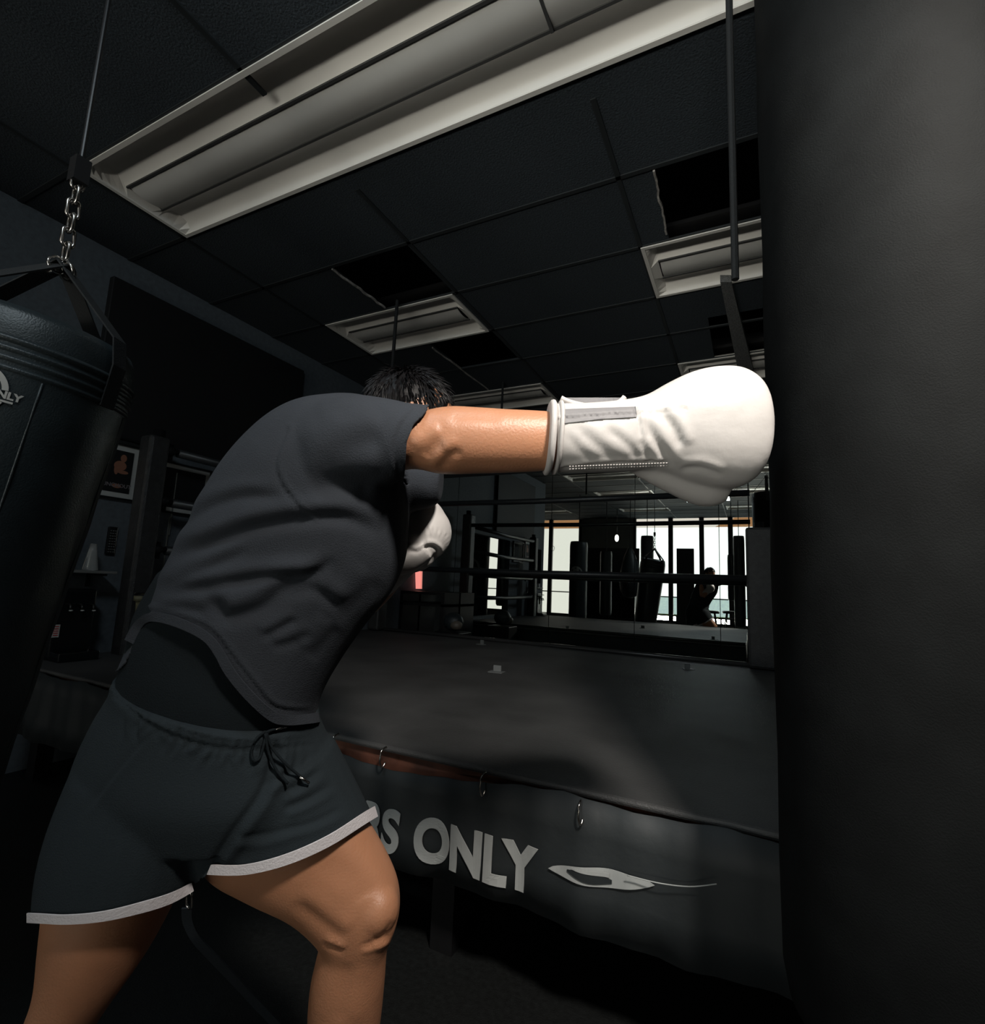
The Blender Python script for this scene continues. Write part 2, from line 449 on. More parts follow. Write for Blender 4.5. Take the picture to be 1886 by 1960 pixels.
struct('trim_2', bm, 'grid')
# pale broken tile edges beside the openings in the ceiling
def fragment(a, b_, label):
    pts = [Vector((*a, CE - .006))]
    for k in range(1, 14):
        t = k / 14; pts.append(Vector((a[0] + (b_[0] - a[0]) * t + random.uniform(-.006, .006), a[1] + (b_[1] - a[1]) * t + random.uniform(-.006, .006), CE - .005 + random.uniform(-.003, .003))))
    pts.append(Vector((*b_, CE - .006)))
    bm = bmesh.new(); ribbon(bm, pts, (0, 0, 1), .014, .010)
    tag(obj('broken_tile_edge', bm, 'frag'), label, 'ceiling tile', 'broken ceiling tile edges')
fragment((-2.47, 2.36), (-2.45, 2.90), 'pale ragged tile edge beside the square ceiling hole above the boxer')
fragment((-.385, 2.36), (-.395, 2.86), 'ragged pale tile edge at the ceiling hole beside the bag')
fragment(cell(828, 664)[:2], cell(935, 745)[:2], 'thin broken tile edge running toward the back wall above the head')
# pale strip of ceiling leading to the back wall
bm = bmesh.new()
a, b_, c_, d_ = [onZ(x, y, CE - .03) for x, y in ((1379, 540), (1400, 540), (1443, 712), (1412, 705))]
vv = [bm.verts.new(p) for p in (a, b_, c_, d_)] + [bm.verts.new(p + Vector((0, 0, .05))) for p in (a, b_, c_, d_)]
for f in ((0, 1, 2, 3), (7, 6, 5, 4), (0, 4, 5, 1), (1, 5, 6, 2), (2, 6, 7, 3), (3, 7, 4, 0)): bm.faces.new([vv[i] for i in f])
struct('trim_3', bm, mat('grey_textured_strip', (.13, .13, .13), .9, bump=1, bscale=200, var=.5, vscale=150))

# ================================================================= TROFFERS
def troffer(r, label, group='ceiling light troffers', lit=False, split=None):
    x0, x1, y0, y1 = r; w = y1 - y0; L = x1 - x0
    t = thing('ceiling_light', label, 'ceiling light', ((x0 + x1) / 2, (y0 + y1) / 2, CE), group)
    f = .022
    bm = bmesh.new()
    box(bm, (x0, y0, CE - .012), (x1, y0 + f, CE + .01)); box(bm, (x0, y1 - f, CE - .012), (x1, y1, CE + .01))
    box(bm, (x0, y0 + f, CE - .012), (x0 + f, y1 - f, CE + .01)); box(bm, (x1 - f, y0 + f, CE - .012), (x1, y1 - f, CE + .01))
    obj('frame', bm, 'white', t)
    # curved reflector: side wings rise, then fall to a centre lens
    prof = [(f, -.004), (f + .008, .012), (.05, .040), (.10, .054), (.15, .048), (.18, .032), (.195, .014)]
    full = prof + [(w - y, z) for y, z in prof[::-1]]
    bm = bmesh.new()
    a0, a1 = x0 + f + .05, x1 - f - .05
    for seq in (prof, [(w - y, z) for y, z in prof[::-1]]):
        va = [bm.verts.new((a0, y0 + y, CE + z)) for y, z in seq]; vb = [bm.verts.new((a1, y0 + y, CE + z)) for y, z in seq]
        for k in range(len(seq) - 1): bm.faces.new((va[k], va[k + 1], vb[k + 1], vb[k]))
    obj('reflector', bm, 'white', t, True)
    for xe, xi in ((x0 + f, a0), (x1 - f, a1)):
        bm = bmesh.new()
        top = [bm.verts.new((xi, y0 + y, CE + z)) for y, z in full]
        lo = [bm.verts.new((xe, y0 + f + (w - 2 * f) * k / (len(full) - 1), CE - .006)) for k in range(len(full))]
        for k in range(len(full) - 1): bm.faces.new((top[k], top[k + 1], lo[k + 1], lo[k]))
        obj('end_plate', bm, 'white', t)
    bm = bmesh.new(); q = []
    for k in range(13):
        s = k / 12; y = .202 + (w - .404) * s; q.append((y, .014 - .016 * math.sin(PI * s)))
    va = [bm.verts.new((a0 + .01, y0 + y, CE + z)) for y, z in q]; vb = [bm.verts.new((a1 - .01, y0 + y, CE + z)) for y, z in q]
    for k in range(12): bm.faces.new((va[k], va[k + 1], vb[k + 1], vb[k]))
    obj('diffuser', bm, 'lit' if lit else 'lens', t, True)
    bm = bmesh.new()
    for y in (.2, w - .2): box(bm, (a0, y0 + y - .006, CE + .006), (a1, y0 + y + .006, CE + .02))
    obj('groove', bm, 'groove', t)
    if split:
        bm = bmesh.new()
        for x in split: box(bm, (x - .006, y0 + .2, CE - .005), (x + .006, y1 - .2, CE + .02))
        obj('joint', bm, 'groove', t)
    bm = bmesh.new()
    box(bm, (x0, y0, CE + .085), (x1, y1, CE + .11)); obj('housing', bm, 'blackm', t)
    return t
M['lit'] = mat('lit_diffuser', (.8, .78, .75), .4, emit=(1, .94, .86), estr=3.0)
troffer(lamps[0], 'long white recessed ceiling light, the largest, crossing the top of the photo', split=[-.62])
troffer(lamps[1], 'small white recessed ceiling light above the boxer, next to the square ceiling hole')
troffer(lamps[2], 'white recessed ceiling light beside the big punching bag, crossed by a black cord')
troffer(lamps[3], 'faint recessed ceiling light close to the back wall, above the forearm')
troffer(lamps[4], 'dim recessed ceiling light close to the back wall, above the punching glove')
for k, r in enumerate(front_lamps):
    troffer(r, ['ceiling light reflected right under the white fist', 'ceiling light reflected in the mirror under the forearm', 'ceiling light reflected just left above the bright windows', 'ceiling light reflected above the windows beside the corner post', 'ceiling light reflected above the left group of windows'][k], group='window side ceiling lights')

# ================================================================= MIRROR
seams = [760, 870, 1053, 1215, 1378, 1600]
xsm = [onY(p_, 1100, MIR).x for p_ in seams]; xsm[-1] = 1.6
names = ['mirror panel farthest left, behind the tucked glove', 'mirror panel showing the black bag with the round logo', 'mirror panel left of the middle, with hanging bags and dark wall reflected',
         'mirror panel with the brightest windows and the boxer reflected', 'mirror panel at the right end, behind the corner post and bag']
for k in range(len(seams) - 1):
    bm = bmesh.new(); box(bm, (xsm[k] + .003, MIR, .30), (xsm[k + 1] - .003, MIR + .008, 2.42))
    t = tag(obj('wall_mirror', bm, 'mirror'), 'tall ' + names[k], 'mirror', 'mirror panels on the back wall')

# ================================================================= RING
RZ = .62
ring = thing('boxing_ring', 'raised boxing ring with dark canvas, black ropes and padded corner posts', 'boxing ring', (-1.2, 2.9, 0))
bm = bmesh.new(); box(bm, (-3.66, 1.43, RZ - .02), (1.7, 4.5, RZ), bevel=.008); obj('canvas', bm, 'canvas', ring)
bm = bmesh.new(); box(bm, (-3.6, 1.45, RZ - .09), (1.65, 4.4, RZ - .021)); obj('deck', bm, 'ply', ring)
bm = bmesh.new(); box(bm, (-3.66, 4.42, .02), (1.7, 4.48, RZ - .021)); obj('skirt', bm, 'banner', ring)
bm = bmesh.new(); box(bm, (1.66, 1.5, .02), (1.7, 4.41, RZ - .021)); obj('skirt', bm, 'banner', ring)
for x in (-3.5, -2.2, -.9, .4, 1.6):
    for y in (1.6, 3.0, 4.35): bm = bmesh.new(); box(bm, (x - .04, y - .04, 0), (x + .04, y + .04, RZ - .09)); obj('leg', bm, 'blackm', ring)
bm = bmesh.new(); box(bm, (-3.6, 1.56, RZ - .15), (1.66, 1.62, RZ - .09)); obj('beam', bm, 'blackm', ring)
bm = bmesh.new(); tube(bm, [(-3.6, 4.46, RZ + .015), (1.6, 4.46, RZ + .015)], .018); obj('edge_tube', bm, mat('satin_black_tube', (.05, .05, .05), .25), ring, True)
ZR = [1.945, 1.60, 1.28, .96]
def post(x, y, z0, z1, w):
    bm = bmesh.new(); box(bm, (x - w / 2, y - w / 2, z0), (x + w / 2, y + w / 2, z1), bevel=.02)
    p_ = obj('corner_post', bm, 'post', ring)
    bm = bmesh.new(); tube(bm, [(x, y + .02, .0), (x, y + .02, z1 + .05)], .035); obj('pole', bm, 'blackm', p_, True)
post(-3.52, 1.98, 0, 2.02, .13); post(.06, 4.42, RZ + .005, 1.66, .19); post(-3.52, 4.42, RZ + .005, 2.1, .14)
for z in ZR:
    bm = bmesh.new(); tube(bm, [(-3.49, 2.12, z - .005), (-3.49, 3.2, z - .02), (-3.49, 4.36, z - .005)], .03, 12); obj('rope', bm, 'rope', ring, True)
    bm = bmesh.new(); tube(bm, [(-3.5, 2.02, z), (-3.49, 2.13, z)], .018); ball(bm, (-3.5, 2.07, z), (.03, .04, .035))
    box(bm, (-3.53, 2.03, z - .06), (-3.51, 2.10, z + .05)); obj('turnbuckle', bm, 'blackm', ring, True)
zz = [onY(870, 1092, 4.45).z, onY(1100, 957, 4.45).z]
for z in zz:
    bm = bmesh.new(); tube(bm, [(-3.45, 4.45, z + .01), (-1.8, 4.45, z), (.0, 4.45, z + .01)], .026, 12); obj('rope', bm, 'rope', ring, True)
# apron banner
ban = thing('ring_banner', 'black vinyl banner lettered MEMBERS ONLY hung under the ring edge', 'banner', (-1.0, 1.39, .3))
bm = bmesh.new()
NX = 160
rows = [RZ - .045, RZ - .10, RZ - .17, RZ - .23, .30]
grid = []
def wav(x, z):
    a = (.60 - z) * .06
    return 1.405 - a * .5 + .5 * a * math.sin(x * 9.0 + 1.3) + a * .45 * math.sin(x * 23 + z * 5) + .004 * math.sin(x * 51)
for z in rows: grid.append([bm.verts.new((-3.4 + 4.9 * i / NX, wav(-3.4 + 4.9 * i / NX, z), z + ((-.012 * abs(math.sin(x0g + (-3.4 + 4.9 * i / NX) * 8.0)) + .040 * min(1, max(0, (-3.4 + 4.9 * i / NX + .85) / .25, (1.6 - 4.9 * i / NX) / .2))) if z == rows[0] else 0))) for i in range(NX + 1)])
for a, b_ in zip(grid, grid[1:]):
    for i in range(NX): bm.faces.new((a[i], a[i + 1], b_[i + 1], b_[i]))
vinyl = obj('vinyl', bm, 'banner', ban, True)
md = vinyl.modifiers.new('s', 'SOLIDIFY'); md.thickness = .003; md.offset = 1
def put_text(s, size, x, z, ma, parent, off, sx=1.0):
    tb = text_bm(s, size, off, .0015)
    bmesh.ops.triangulate(tb, faces=tb.faces[:]); bmesh.ops.subdivide_edges(tb, edges=tb.edges[:], cuts=2, use_grid_fill=True)
    if x is None: x = -.962 - max(v.co.x for v in tb.verts) * sx
    for v in tb.verts:
        X = x + v.co.x * sx; Z = z + v.co.y
        v.co = Vector((X, wav(X, Z) - .006 - v.co.z, Z))
    return obj('lettering', tb, ma, parent)
put_text('MEMBERS', .158, None, .346, 'letter', ban, .0055, .86)
put_text('ONLY', .158, -.722, .346, 'letter', ban, .0070, .88)
# emblem right of the words: a pointed lens shape with a dark swoosh
e0, e1 = onY(1048, 1664, 1.385), onY(1252, 1698, 1.385)
def emb(xs_, up, dn, name, ma, dy):
    bm = bmesh.new(); T = []; B = []
    for k in range(25):
        s = k / 24; x = e0.x + (e1.x - e0.x) * (xs_[0] + (xs_[1] - xs_[0]) * s); zc = e0.z + (e1.z - e0.z) * (xs_[0] + (xs_[1] - xs_[0]) * s)
        T.append(bm.verts.new((x, wav(x, zc) - dy, zc + up(s)))); B.append(bm.verts.new((x, wav(x, zc) - dy, zc + dn(s))))
    for k in range(24): bm.faces.new((T[k], T[k + 1], B[k + 1], B[k]))
    o = obj(name, bm, ma, ban); md = o.modifiers.new('s', 'SOLIDIFY'); md.thickness = .002; return o
emb((0, 1), lambda s: .020 * math.sin(PI * s) ** .6, lambda s: -.024 * math.sin(PI * s) ** .8, 'emblem', 'letter', .006)
emb((.2, .62), lambda s: .008 - .012 * s + .006 * math.sin(PI * s), lambda s: .004 - .016 * s - .012 * math.sin(PI * s), 'emblem_swoosh', 'banner', .009)
emb((.25, .6), lambda s: .016 - .004 * s, lambda s: .012 - .010 * s - .002 * math.sin(PI * s), 'emblem_panel', 'letter', .011)
bm = bmesh.new(); tube(bm, [tuple(p_) for p_ in crom([onY(x, y, 1.372) for x, y in ((1200, 1675), (1260, 1690), (1320, 1697), (1372, 1692))], 6)], .0014, 6); obj('piping', bm, 'letter', ban, True)
for px, py in ((732, 1455), (923, 1508), (640, 1428), (1110, 1562)):
    p_ = onY(px, py, 1.39); bm = bmesh.new()
    tube(bm, crom([p_ + Vector((0, .02, .035)), p_ + Vector((0, -.006, .03)), p_ + Vector((0, -.012, 0)), p_ + Vector((.004, -.004, -.02)), p_ + Vector((.006, .008, -.008))], 4), .003, 8); obj('hook', bm, 'chrome', ban, True)
# little pale scraps of tape on the canvas
for i, (px, py, s) in enumerate(((921, 1232, .035), (951, 1284, .045), (1318, 1279, .035))):
    p_ = onZ(px, py, RZ + .008); bm = bmesh.new()
    box(bm, (-s, -s * .8, -.0075), (s, s * .8, -.004)); box(bm, (-s * .6, s * .3, -.004), (s * .5, s * .5, .03))
    for v in bm.verts: v.co = p_ + Matrix.Rotation(.4 * i - .3, 3, 'Z') @ v.co
    tag(obj('tape_scrap', bm, 'scrap'), ['small pale tape scrap farthest back on the ring canvas, left', 'pale folded tape scrap lying nearest on the ring canvas', 'small ribbed pale scrap on the canvas below the reflected windows'][i], 'tape', 'tape scraps on the canvas')

# ================================================================= HEAVY BAGS
def wrap(bm, c, r, ang, z, tilt=None):
    """lay flat text/logo (x,y) on a cylinder"""
    for v in bm.verts:
        a = ang + v.co.x / r; R = r + .0025 + v.co.z
        v.co = Vector((c[0] + R * math.cos(a), c[1] + R * math.sin(a), z + v.co.y))
def annulus(r0, r1, a0=0, a1=2 * PI, n=48):
    bm = bmesh.new(); I = []; O = []
    for k in range(n + 1):
        a = a0 + (a1 - a0) * k / n
        I.append(bm.verts.new((r0 * math.cos(a), r0 * math.sin(a), 0))); O.append(bm.verts.new((r1 * math.cos(a), r1 * math.sin(a), 0)))
    for k in range(n): bm.faces.new((I[k], O[k], O[k + 1], I[k + 1]))
    return bm
def logo(parent, c, r, ang, z, s, ma, full=True):
    """ring with an M and the words across it; s = ring radius"""
    bm = annulus(s * .80, s); 
    # drop the band where the words cross the ring
    kill = [f for f in bm.faces if -.30 * s < f.calc_center_median().y < .10 * s]
    bmesh.ops.delete(bm, geom=kill, context='FACES'); wrap(bm, c, r, ang, z); a = obj('logo_ring', bm, ma, parent)
    tb = text_bm('M', s * 1.25, s * .05, 0)
    for v in tb.verts: v.co.y = v.co.y * 1.05 - s * .02
    kill = [f for f in tb.faces if f.calc_center_median().y < -10]
    wrap(tb, c, r, ang, z); obj('logo_letter', tb, ma if not full else 'logodim', parent)
    tb = text_bm('MEMBERS ONLY', s * .40, s * .018, 0)
    for v in tb.verts: v.co.y -= s * .19
    wrap(tb, c, r, ang, z); obj('logo_words', tb, ma, parent)
    if full:
        tb = text_bm('BOXING & FITNESS', s * .19, s * .004, 0)
        for v in tb.verts: v.co.y -= s * .36; v.co.x -= .1 * s
        wrap(tb, c, r, ang, z); obj('logo_words', tb, ma, parent)
        tb = bmesh.new(); box(tb, (s * .80, -s * .35, 0), (s * 1.22, -s * .27, .001)); wrap(tb, c, r, ang, z); obj('logo_bar', tb, ma, parent)
def heavy_bag(loc, r, h, top, label, group=None, ma='leather', n=56, strap_z=.3, chain_to=None, lean=0, rot=0, bands=True, name='punching_bag', cat='punching bag', ceiling=CE, detail=True, shape=None, links=True, taper=1.0):
    """loc = x,y of the centre, top = height of the rim. Built upright at the place where it hangs"""
    z0 = top - h
    t = thing(name, label, cat, (loc[0], loc[1], z0), group)
    bm = bmesh.new()
    if shape: prof = [(r * a, z0 + h * b_) for a, b_ in shape]
    else:
        prof = [(r * .05, z0), (r * .8, z0 + .003), (r * .97, z0 + .03), (r, z0 + .07)]
        k = 1
        for k in range(1, 14): prof.append((r * (1 + .006 * math.sin(k * 2.1)), z0 + .07 + (h - .32) * k / 13))
        prof += [(r * 1.008, top - .15), (r * 1.005, top - .10), (r * .995, top - .08), (r * .985, top - .06), (r * .95, top - .02), (r * .9, top), (r * .86, top - .005), (r * .84, top - .03), (r * .1, top - .035)]
    if taper < 1: prof = [(a_ * (taper + (1 - taper) * min(1, max(0, (b_ - z0) / (h - .25)))), b_) for a_, b_ in prof]
    lathe(bm, prof, (loc[0], loc[1], 0), n)
    obj('bag_body', bm, ma, t, True)
    if bands and not shape:
        for zb_ in (top - .150, top - .128, top - .106, top - .084):
            bm = bmesh.new(); lathe(bm, [(r * 1.005, zb_ - .008), (r * 1.026, zb_), (r * 1.005, zb_ + .008), (r * .98, zb_)], (loc[0], loc[1], 0), n)
            obj('seam_band', bm, ma, t, True)
    apex = Vector((loc[0], loc[1], top + strap_z))
    if detail:
        for k in range(4):
            a = rot + k * PI / 2; e = Vector((math.cos(a), math.sin(a), 0)); bm = bmesh.new()
            if shape: q = [Vector((loc[0], loc[1], top - .02)) + e * r * .3, apex]
            else: q = [Vector((loc[0], loc[1], top - .16)) + e * r * 1.02, Vector((loc[0], loc[1], top - .05)) + e * r * 1.02, Vector((loc[0], loc[1], top + .02)) + e * r * .93, apex]
            ribbon(bm, q, (-math.sin(a), math.cos(a), 0), .045 if not shape else .02, .004)
            s_ = obj('strap', bm, 'webbing', t)
            if strap_z > .1 and not shape:
                bm = bmesh.new(); d = (q[-2] - apex).normalized()
                link_(bm, apex + d * .02, d, .020, .05, .0035, k); obj('clip', bm, 'chrome', s_, True)
    zc = apex.z + .01; end = chain_to or ceiling
    if links:
        k = 0
        while zc < end - .02:
            bm = bmesh.new(); link_(bm, Vector((loc[0], loc[1], zc + .025)), Vector((0, 0, 1)), .014, .055, .0045, k)
            obj('chain_link', bm, 'chrome' if detail else 'blackm', t, True); zc += .042; k += 1
            if k > 40: break
        if end < ceiling - .05:
            bm = bmesh.new(); tube(bm, [(loc[0], loc[1], end), (loc[0], loc[1], ceiling)], .006); box(bm, (loc[0] - .018, loc[1] - .018, end - .01), (loc[0] + .018, loc[1] + .018, end + .06)); obj('hanger', bm, 'blackm', t)
    else:
        bm = bmesh.new(); tube(bm, [(loc[0], loc[1], top - .03), (loc[0], loc[1], ceiling)], .008, 6); obj('cord', bm, 'webbing', t)
    return t
def link_(bm, c, d, w, l, r, k):
    d = d.normalized(); s = Vector((1, 0, 0)) if abs(d.z) > .5 else Vector((0, 0, 1))
    u = d.cross(s).normalized(); v = d.cross(u); side = u if k % 2 else v
    pts = []
    for i in range(16):
        a = 2 * PI * i / 16; x = math.cos(a) * w; y = math.sin(a) * w + (l / 2 - w) * (1 if math.sin(a) > 0 else -1)
        pts.append(c + side * x + d * y)
    nor = side.cross(d); rings = []
    for i in range(17):
        p_ = pts[i % 16]; q = pts[(i + 1) % 16]; o_ = pts[(i - 1) % 16]; t = (q - o_).normalized(); e = t.cross(nor)
        rings.append(ell(p_, e, nor, r, r, 6))
    loft(bm, rings, cap=False)
# the big bag being punched
bcx = P(1500, 900, .86) + RIGHT * .23
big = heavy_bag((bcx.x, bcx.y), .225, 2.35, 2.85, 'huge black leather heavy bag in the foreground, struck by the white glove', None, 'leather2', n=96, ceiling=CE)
# bag with the round logo, left
lc = P(122, 505, 1.38)
lb = heavy_bag((lc.x, lc.y), .226, 1.25, P(75, 622, 1.30).z, 'black leather heavy bag with a round white logo, hanging at the left edge', None, 'leather', n=80,
               strap_z=P(122, 505, 1.38).z - P(75, 622, 1.30).z, chain_to=P(130, 325, 1.38).z, rot=math.atan2(-lc.y, -lc.x) + math.radians(46),
               taper=.88)
tc_ = Vector((-lc.x, -lc.y, 0)); angc = math.atan2(tc_.y, tc_.x)
lz = P(0, 745, 1.17).z
logo(lb, (lc.x, lc.y), .226 * 1.006, angc - .30, lz, .056, 'logo')
for k, da in enumerate((.16, 1.2, -.9)):
    bm = bmesh.new(); pts = []
    for i in range(20):
        a = angc + da; z = P(75, 622, 1.30).z - .16 - 1.0 * i / 19
        rr_ = .2278 * (1 - .12 * i / 19); pts.append((lc.x + rr_ * math.cos(a + .004 * math.sin(i * 2)), lc.y + rr_ * math.sin(a), z))
    tube(bm, pts, .0028, 6); obj('seam', bm, 'leather', lb, True)
lb.rotation_euler = Matrix.Rotation(math.radians(5.5), 3, FWD).to_euler()
# tilt about the hanging point
piv = Vector((lc.x, lc.y, P(122, 505, 1.38).z)); 
Rm = Matrix.Rotation(math.radians(8.8), 4, FWD)
lb.matrix_world = Matrix.Translation(piv) @ Rm @ Matrix.Translation(-piv) @ Matrix.Translation(lb.location)
for ch in list(lb.children):      # the hanger itself stays plumb
    if ch.name.startswith(('hanger', 'chain_link')):
        ch.matrix_parent_inverse = Matrix.Identity(4)
        ch.matrix_parent_inverse = lb.matrix_world.inverted()

# bags on the window side, seen in the mirror
def bag_in_mirror(px, top, bot, wpx, Yv, label, lg=False, shape=None, name='punching_bag', ma='leather'):
    p_ = onY(px, (top + bot) / 2, Yv); z = (np.array([p_.x, p_.y, p_.z - EYE]) @ M3)[2]
    r = wpx * z / F / 2; zt_ = onY(px, top, Yv).z; zb_ = onY(px, bot, Yv).z
    zb_ = max(zb_, .05)
    b_ = heavy_bag((p_.x, 2 * MIR - Yv), r, zt_ - zb_, zt_, label, 'bags seen in the mirror', ma, n=32, strap_z=.2, detail=False, bands=False, shape=shape, links=False, name=name)
    if lg: logo(b_, (p_.x, 2 * MIR - Yv), r, math.atan2(1, 0) , onY(px, lg, Yv).z, r * .78, 'logo', False)
    return b_
tear = [(.1, 0), (.6, .04), (.9, .15), (1, .32), (.92, .5), (.75, .68), (.5, .85), (.25, .97), (.1, 1)]
bag_in_mirror(910, 985, 1250, 50, 8.4, 'wide black heavy bag reflected at the left of the mirror, with a round logo', 1088)
bag_in_mirror(964, 1003, 1160, 24, 8.15, 'narrow black heavy bag reflected before the left windows')
bag_in_mirror(1107, 1037, 1190, 34, 11.0, 'black heavy bag with a logo reflected beside the dark wall', 1098)
bag_in_mirror(1206, 1048, 1145, 40, 11.5, 'teardrop shaped bag reflected left of the bright windows', None, tear)
bag_in_mirror(1239, 1026, 1182, 24, 11.8, 'slim black bag on a cord reflected against the first bright pane')
bag_in_mirror(1160, 1055, 1178, 22, 12.0, 'slim dark bag reflected in the dark middle of the mirror')
bag_in_mirror(1416, 1026, 1200, 20, 12.4, 'black bag on two cords reflected next to the corner post')
bag_in_mirror(1402, 1062, 1150, 16, 12.6, 'short dark bag reflected before the rightmost bright pane')
# leaning dark mat against the windows
a = behind(1312, 1050, 13.5); c_ = behind(1312, 1112, 13.5)
bm = bmesh.new(); box(bm, (a.x - .2, a.y - .04, .0), (a.x + .2, a.y + .04, a.z), bevel=.01)
tag(obj('upright_mat', bm, mat('dark_grey_foam', (.03, .03, .032), .8)), 'dark rectangular upright pad reflected behind the boxer in the mirror', 'pad')
# partition of dark wall between the window groups, with equipment rack
a0_, a1_ = behind(1118, 1100, 13.4).x, behind(1214, 1100, 13.4).x
bm = bmesh.new()
for z in (.4, .95, 1.5): box(bm, (a0_, -3.05, z), (a1_, -2.65, z + .04))
for x in (a0_, (a0_ + a1_) / 2, a1_): box(bm, (x - .02, -3.05, 0), (x + .02, -2.65, 1.9))
tag(obj('equipment_rack', bm, 'blackm'), 'black metal storage rack reflected in the dark middle of the mirror', 'rack')
# dark backing wall by the rack
bm = bmesh.new(); box(bm, (a0_ - .1, -3.3, 0), (a1_ + .02, -3.2, 2.25)); o_ = obj('wall_partition', bm, 'wallfar'); o_['kind'] = 'structure'
# bare bulb
pb = behind(1181, 1030, 13.2); bm = bmesh.new(); ball(bm, pb, (.05, .05, .09)); t = thing('hanging_bulb', 'small bright bulb reflected among the hanging bags', 'lamp', pb)
obj('bulb', bm, mat('bulb_glow', (1, 1, 1), emit=(1, .97, .9), estr=4), t, True)
bm = bmesh.new(); tube(bm, [pb + Vector((0, 0, .08)), (pb.x, pb.y, CE)], .008); obj('cord', bm, 'blackm', t)
# stools near the windows
for i, px in enumerate((1362, 1398)):
    p_ = behind(px, 1170, 13.3 + i * .5); t = thing('bar_stool', ['black stool reflected right of the boxer', 'black stool reflected nearest the corner post'][i], 'stool', (p_.x, p_.y, 0), 'stools by the windows')
    bm = bmesh.new(); lathe(bm, [(.05, .70), (.17, .70), (.18, .73), (.15, .76), (.02, .765)], (p_.x, p_.y, 0), 24); obj('seat', bm, 'blackm', t, True)
    for k in range(4):
        a = k * PI / 2 + .6; bm = bmesh.new(); tube(bm, [(p_.x + .1 * math.cos(a), p_.y + .1 * math.sin(a), .7), (p_.x + .22 * math.cos(a), p_.y + .22 * math.sin(a), 0)], .014); obj('leg', bm, 'blackm', t)
# low rail by the windows
bm = bmesh.new(); a = behind(1255, 1168, 14.2); b_ = behind(1425, 1168, 14.2)
for z in (.55, .3): tube(bm, [(a.x, a.y, z), (b_.x, b_.y, z)], .02)
for k in range(5): x = a.x + (b_.x - a.x) * k / 4; tube(bm, [(x, a.y, 0), (x, a.y, .56)], .02)
tag(obj('window_rail', bm, 'blackm'), 'low black rail standing along the bright windows in the mirror', 'rail')

# ================================================================= LEFT WALL THINGS
def quadbox(pts, n, th):
    bm = bmesh.new(); n = Vector(n); vv = [bm.verts.new(Vector(p)) for p in pts] + [bm.verts.new(Vector(p) + n * th) for p in pts]
    for f in ((0, 1, 2, 3), (7, 6, 5, 4), (0, 4, 5, 1), (1, 5, 6, 2), (2, 6, 7, 3), (3, 7, 4, 0)): bm.faces.new([vv[i] for i in f])
    return bm
bm = bmesh.new(); box(bm, (XL, 1.66, 1.98), (XL + .05, 3.27, 3.02), bevel=.006)
brd = thing('wall_screen', 'large black flat screen mounted high on the left wall', 'screen', (XL, 2.46, 1.98))
obj('panel', bm, 'screen', brd)
bm = bmesh.new()
box(bm, (XL + .05, 1.66, 1.98), (XL + .056, 3.27, 1.995))
obj('bezel', bm, 'blackm', brd)
# framed poster
def frame_on_wall(y0, y1, z0, z1, label, mw_, pic):
    t = thing('framed_poster', label, 'poster', (XL, (y0 + y1) / 2, z0), 'framed posters on the left wall')
    X = XL + .02; bm = bmesh.new(); f = .012
    box(bm, (XL, y0 - f, z0 - f), (X + .006, y0, z1 + f)); box(bm, (XL, y1, z0 - f), (X + .006, y1 + f, z1 + f)); box(bm, (XL, y0, z0 - f), (X + .006, y1, z0)); box(bm, (XL, y0, z1), (X + .006, y1, z1 + f)); obj('frame', bm, 'frame', t)
    bm = bmesh.new(); box(bm, (XL, y0, z0), (X - .008, y1, z1)); obj('mount', bm, 'mat_', t)
    bm = bmesh.new(); box(bm, (X - .008, y0 + mw_, z0 + mw_), (X - .005, y1 - mw_, z1 - mw_)); obj('picture', bm, 'screen', t)
    return t, X - .004
t, X = frame_on_wall(1.735, 1.985, 1.60, 1.945, 'framed poster of a seated boxer between the logo bag and the ring post', .034, None)
# generic athlete figure on the poster
figm = mat('poster_figure', (.30, .13, .08), .6)
cy, cz = 1.875, 1.80
bm = bmesh.new()
def disc(bm, y, z, ry, rz, x, n=20):
    vs_ = [bm.verts.new((x, y + ry * math.cos(2 * PI * k / n), z + rz * math.sin(2 * PI * k / n))) for k in range(n)]; bm.faces.new(vs_)
disc(bm, cy + .015, cz + .062, .019, .025, X); disc(bm, cy, cz + .01, .038, .032, X); disc(bm, cy - .02, cz - .015, .014, .036, X + .0004); disc(bm, cy + .02, cz - .030, .034, .012, X + .0006); disc(bm, cy - .005, cz - .125, .028, .014, X)
obj('poster_figure', bm, figm, t)
tb = text_bm('PUNCHOUT', .034, .0008, .0004)
for v in tb.verts: v.co = Vector((X + .001 + v.co.z, 1.862 + v.co.x, 1.668 + v.co.y))
obj('lettering', tb, mat('poster_letter', (.22, .19, .2), .5), t)
t, X = frame_on_wall(2.07, 2.50, 1.56, 1.90, 'framed dark picture with a pale mount, behind the ropes right of the ring post', .03, None)
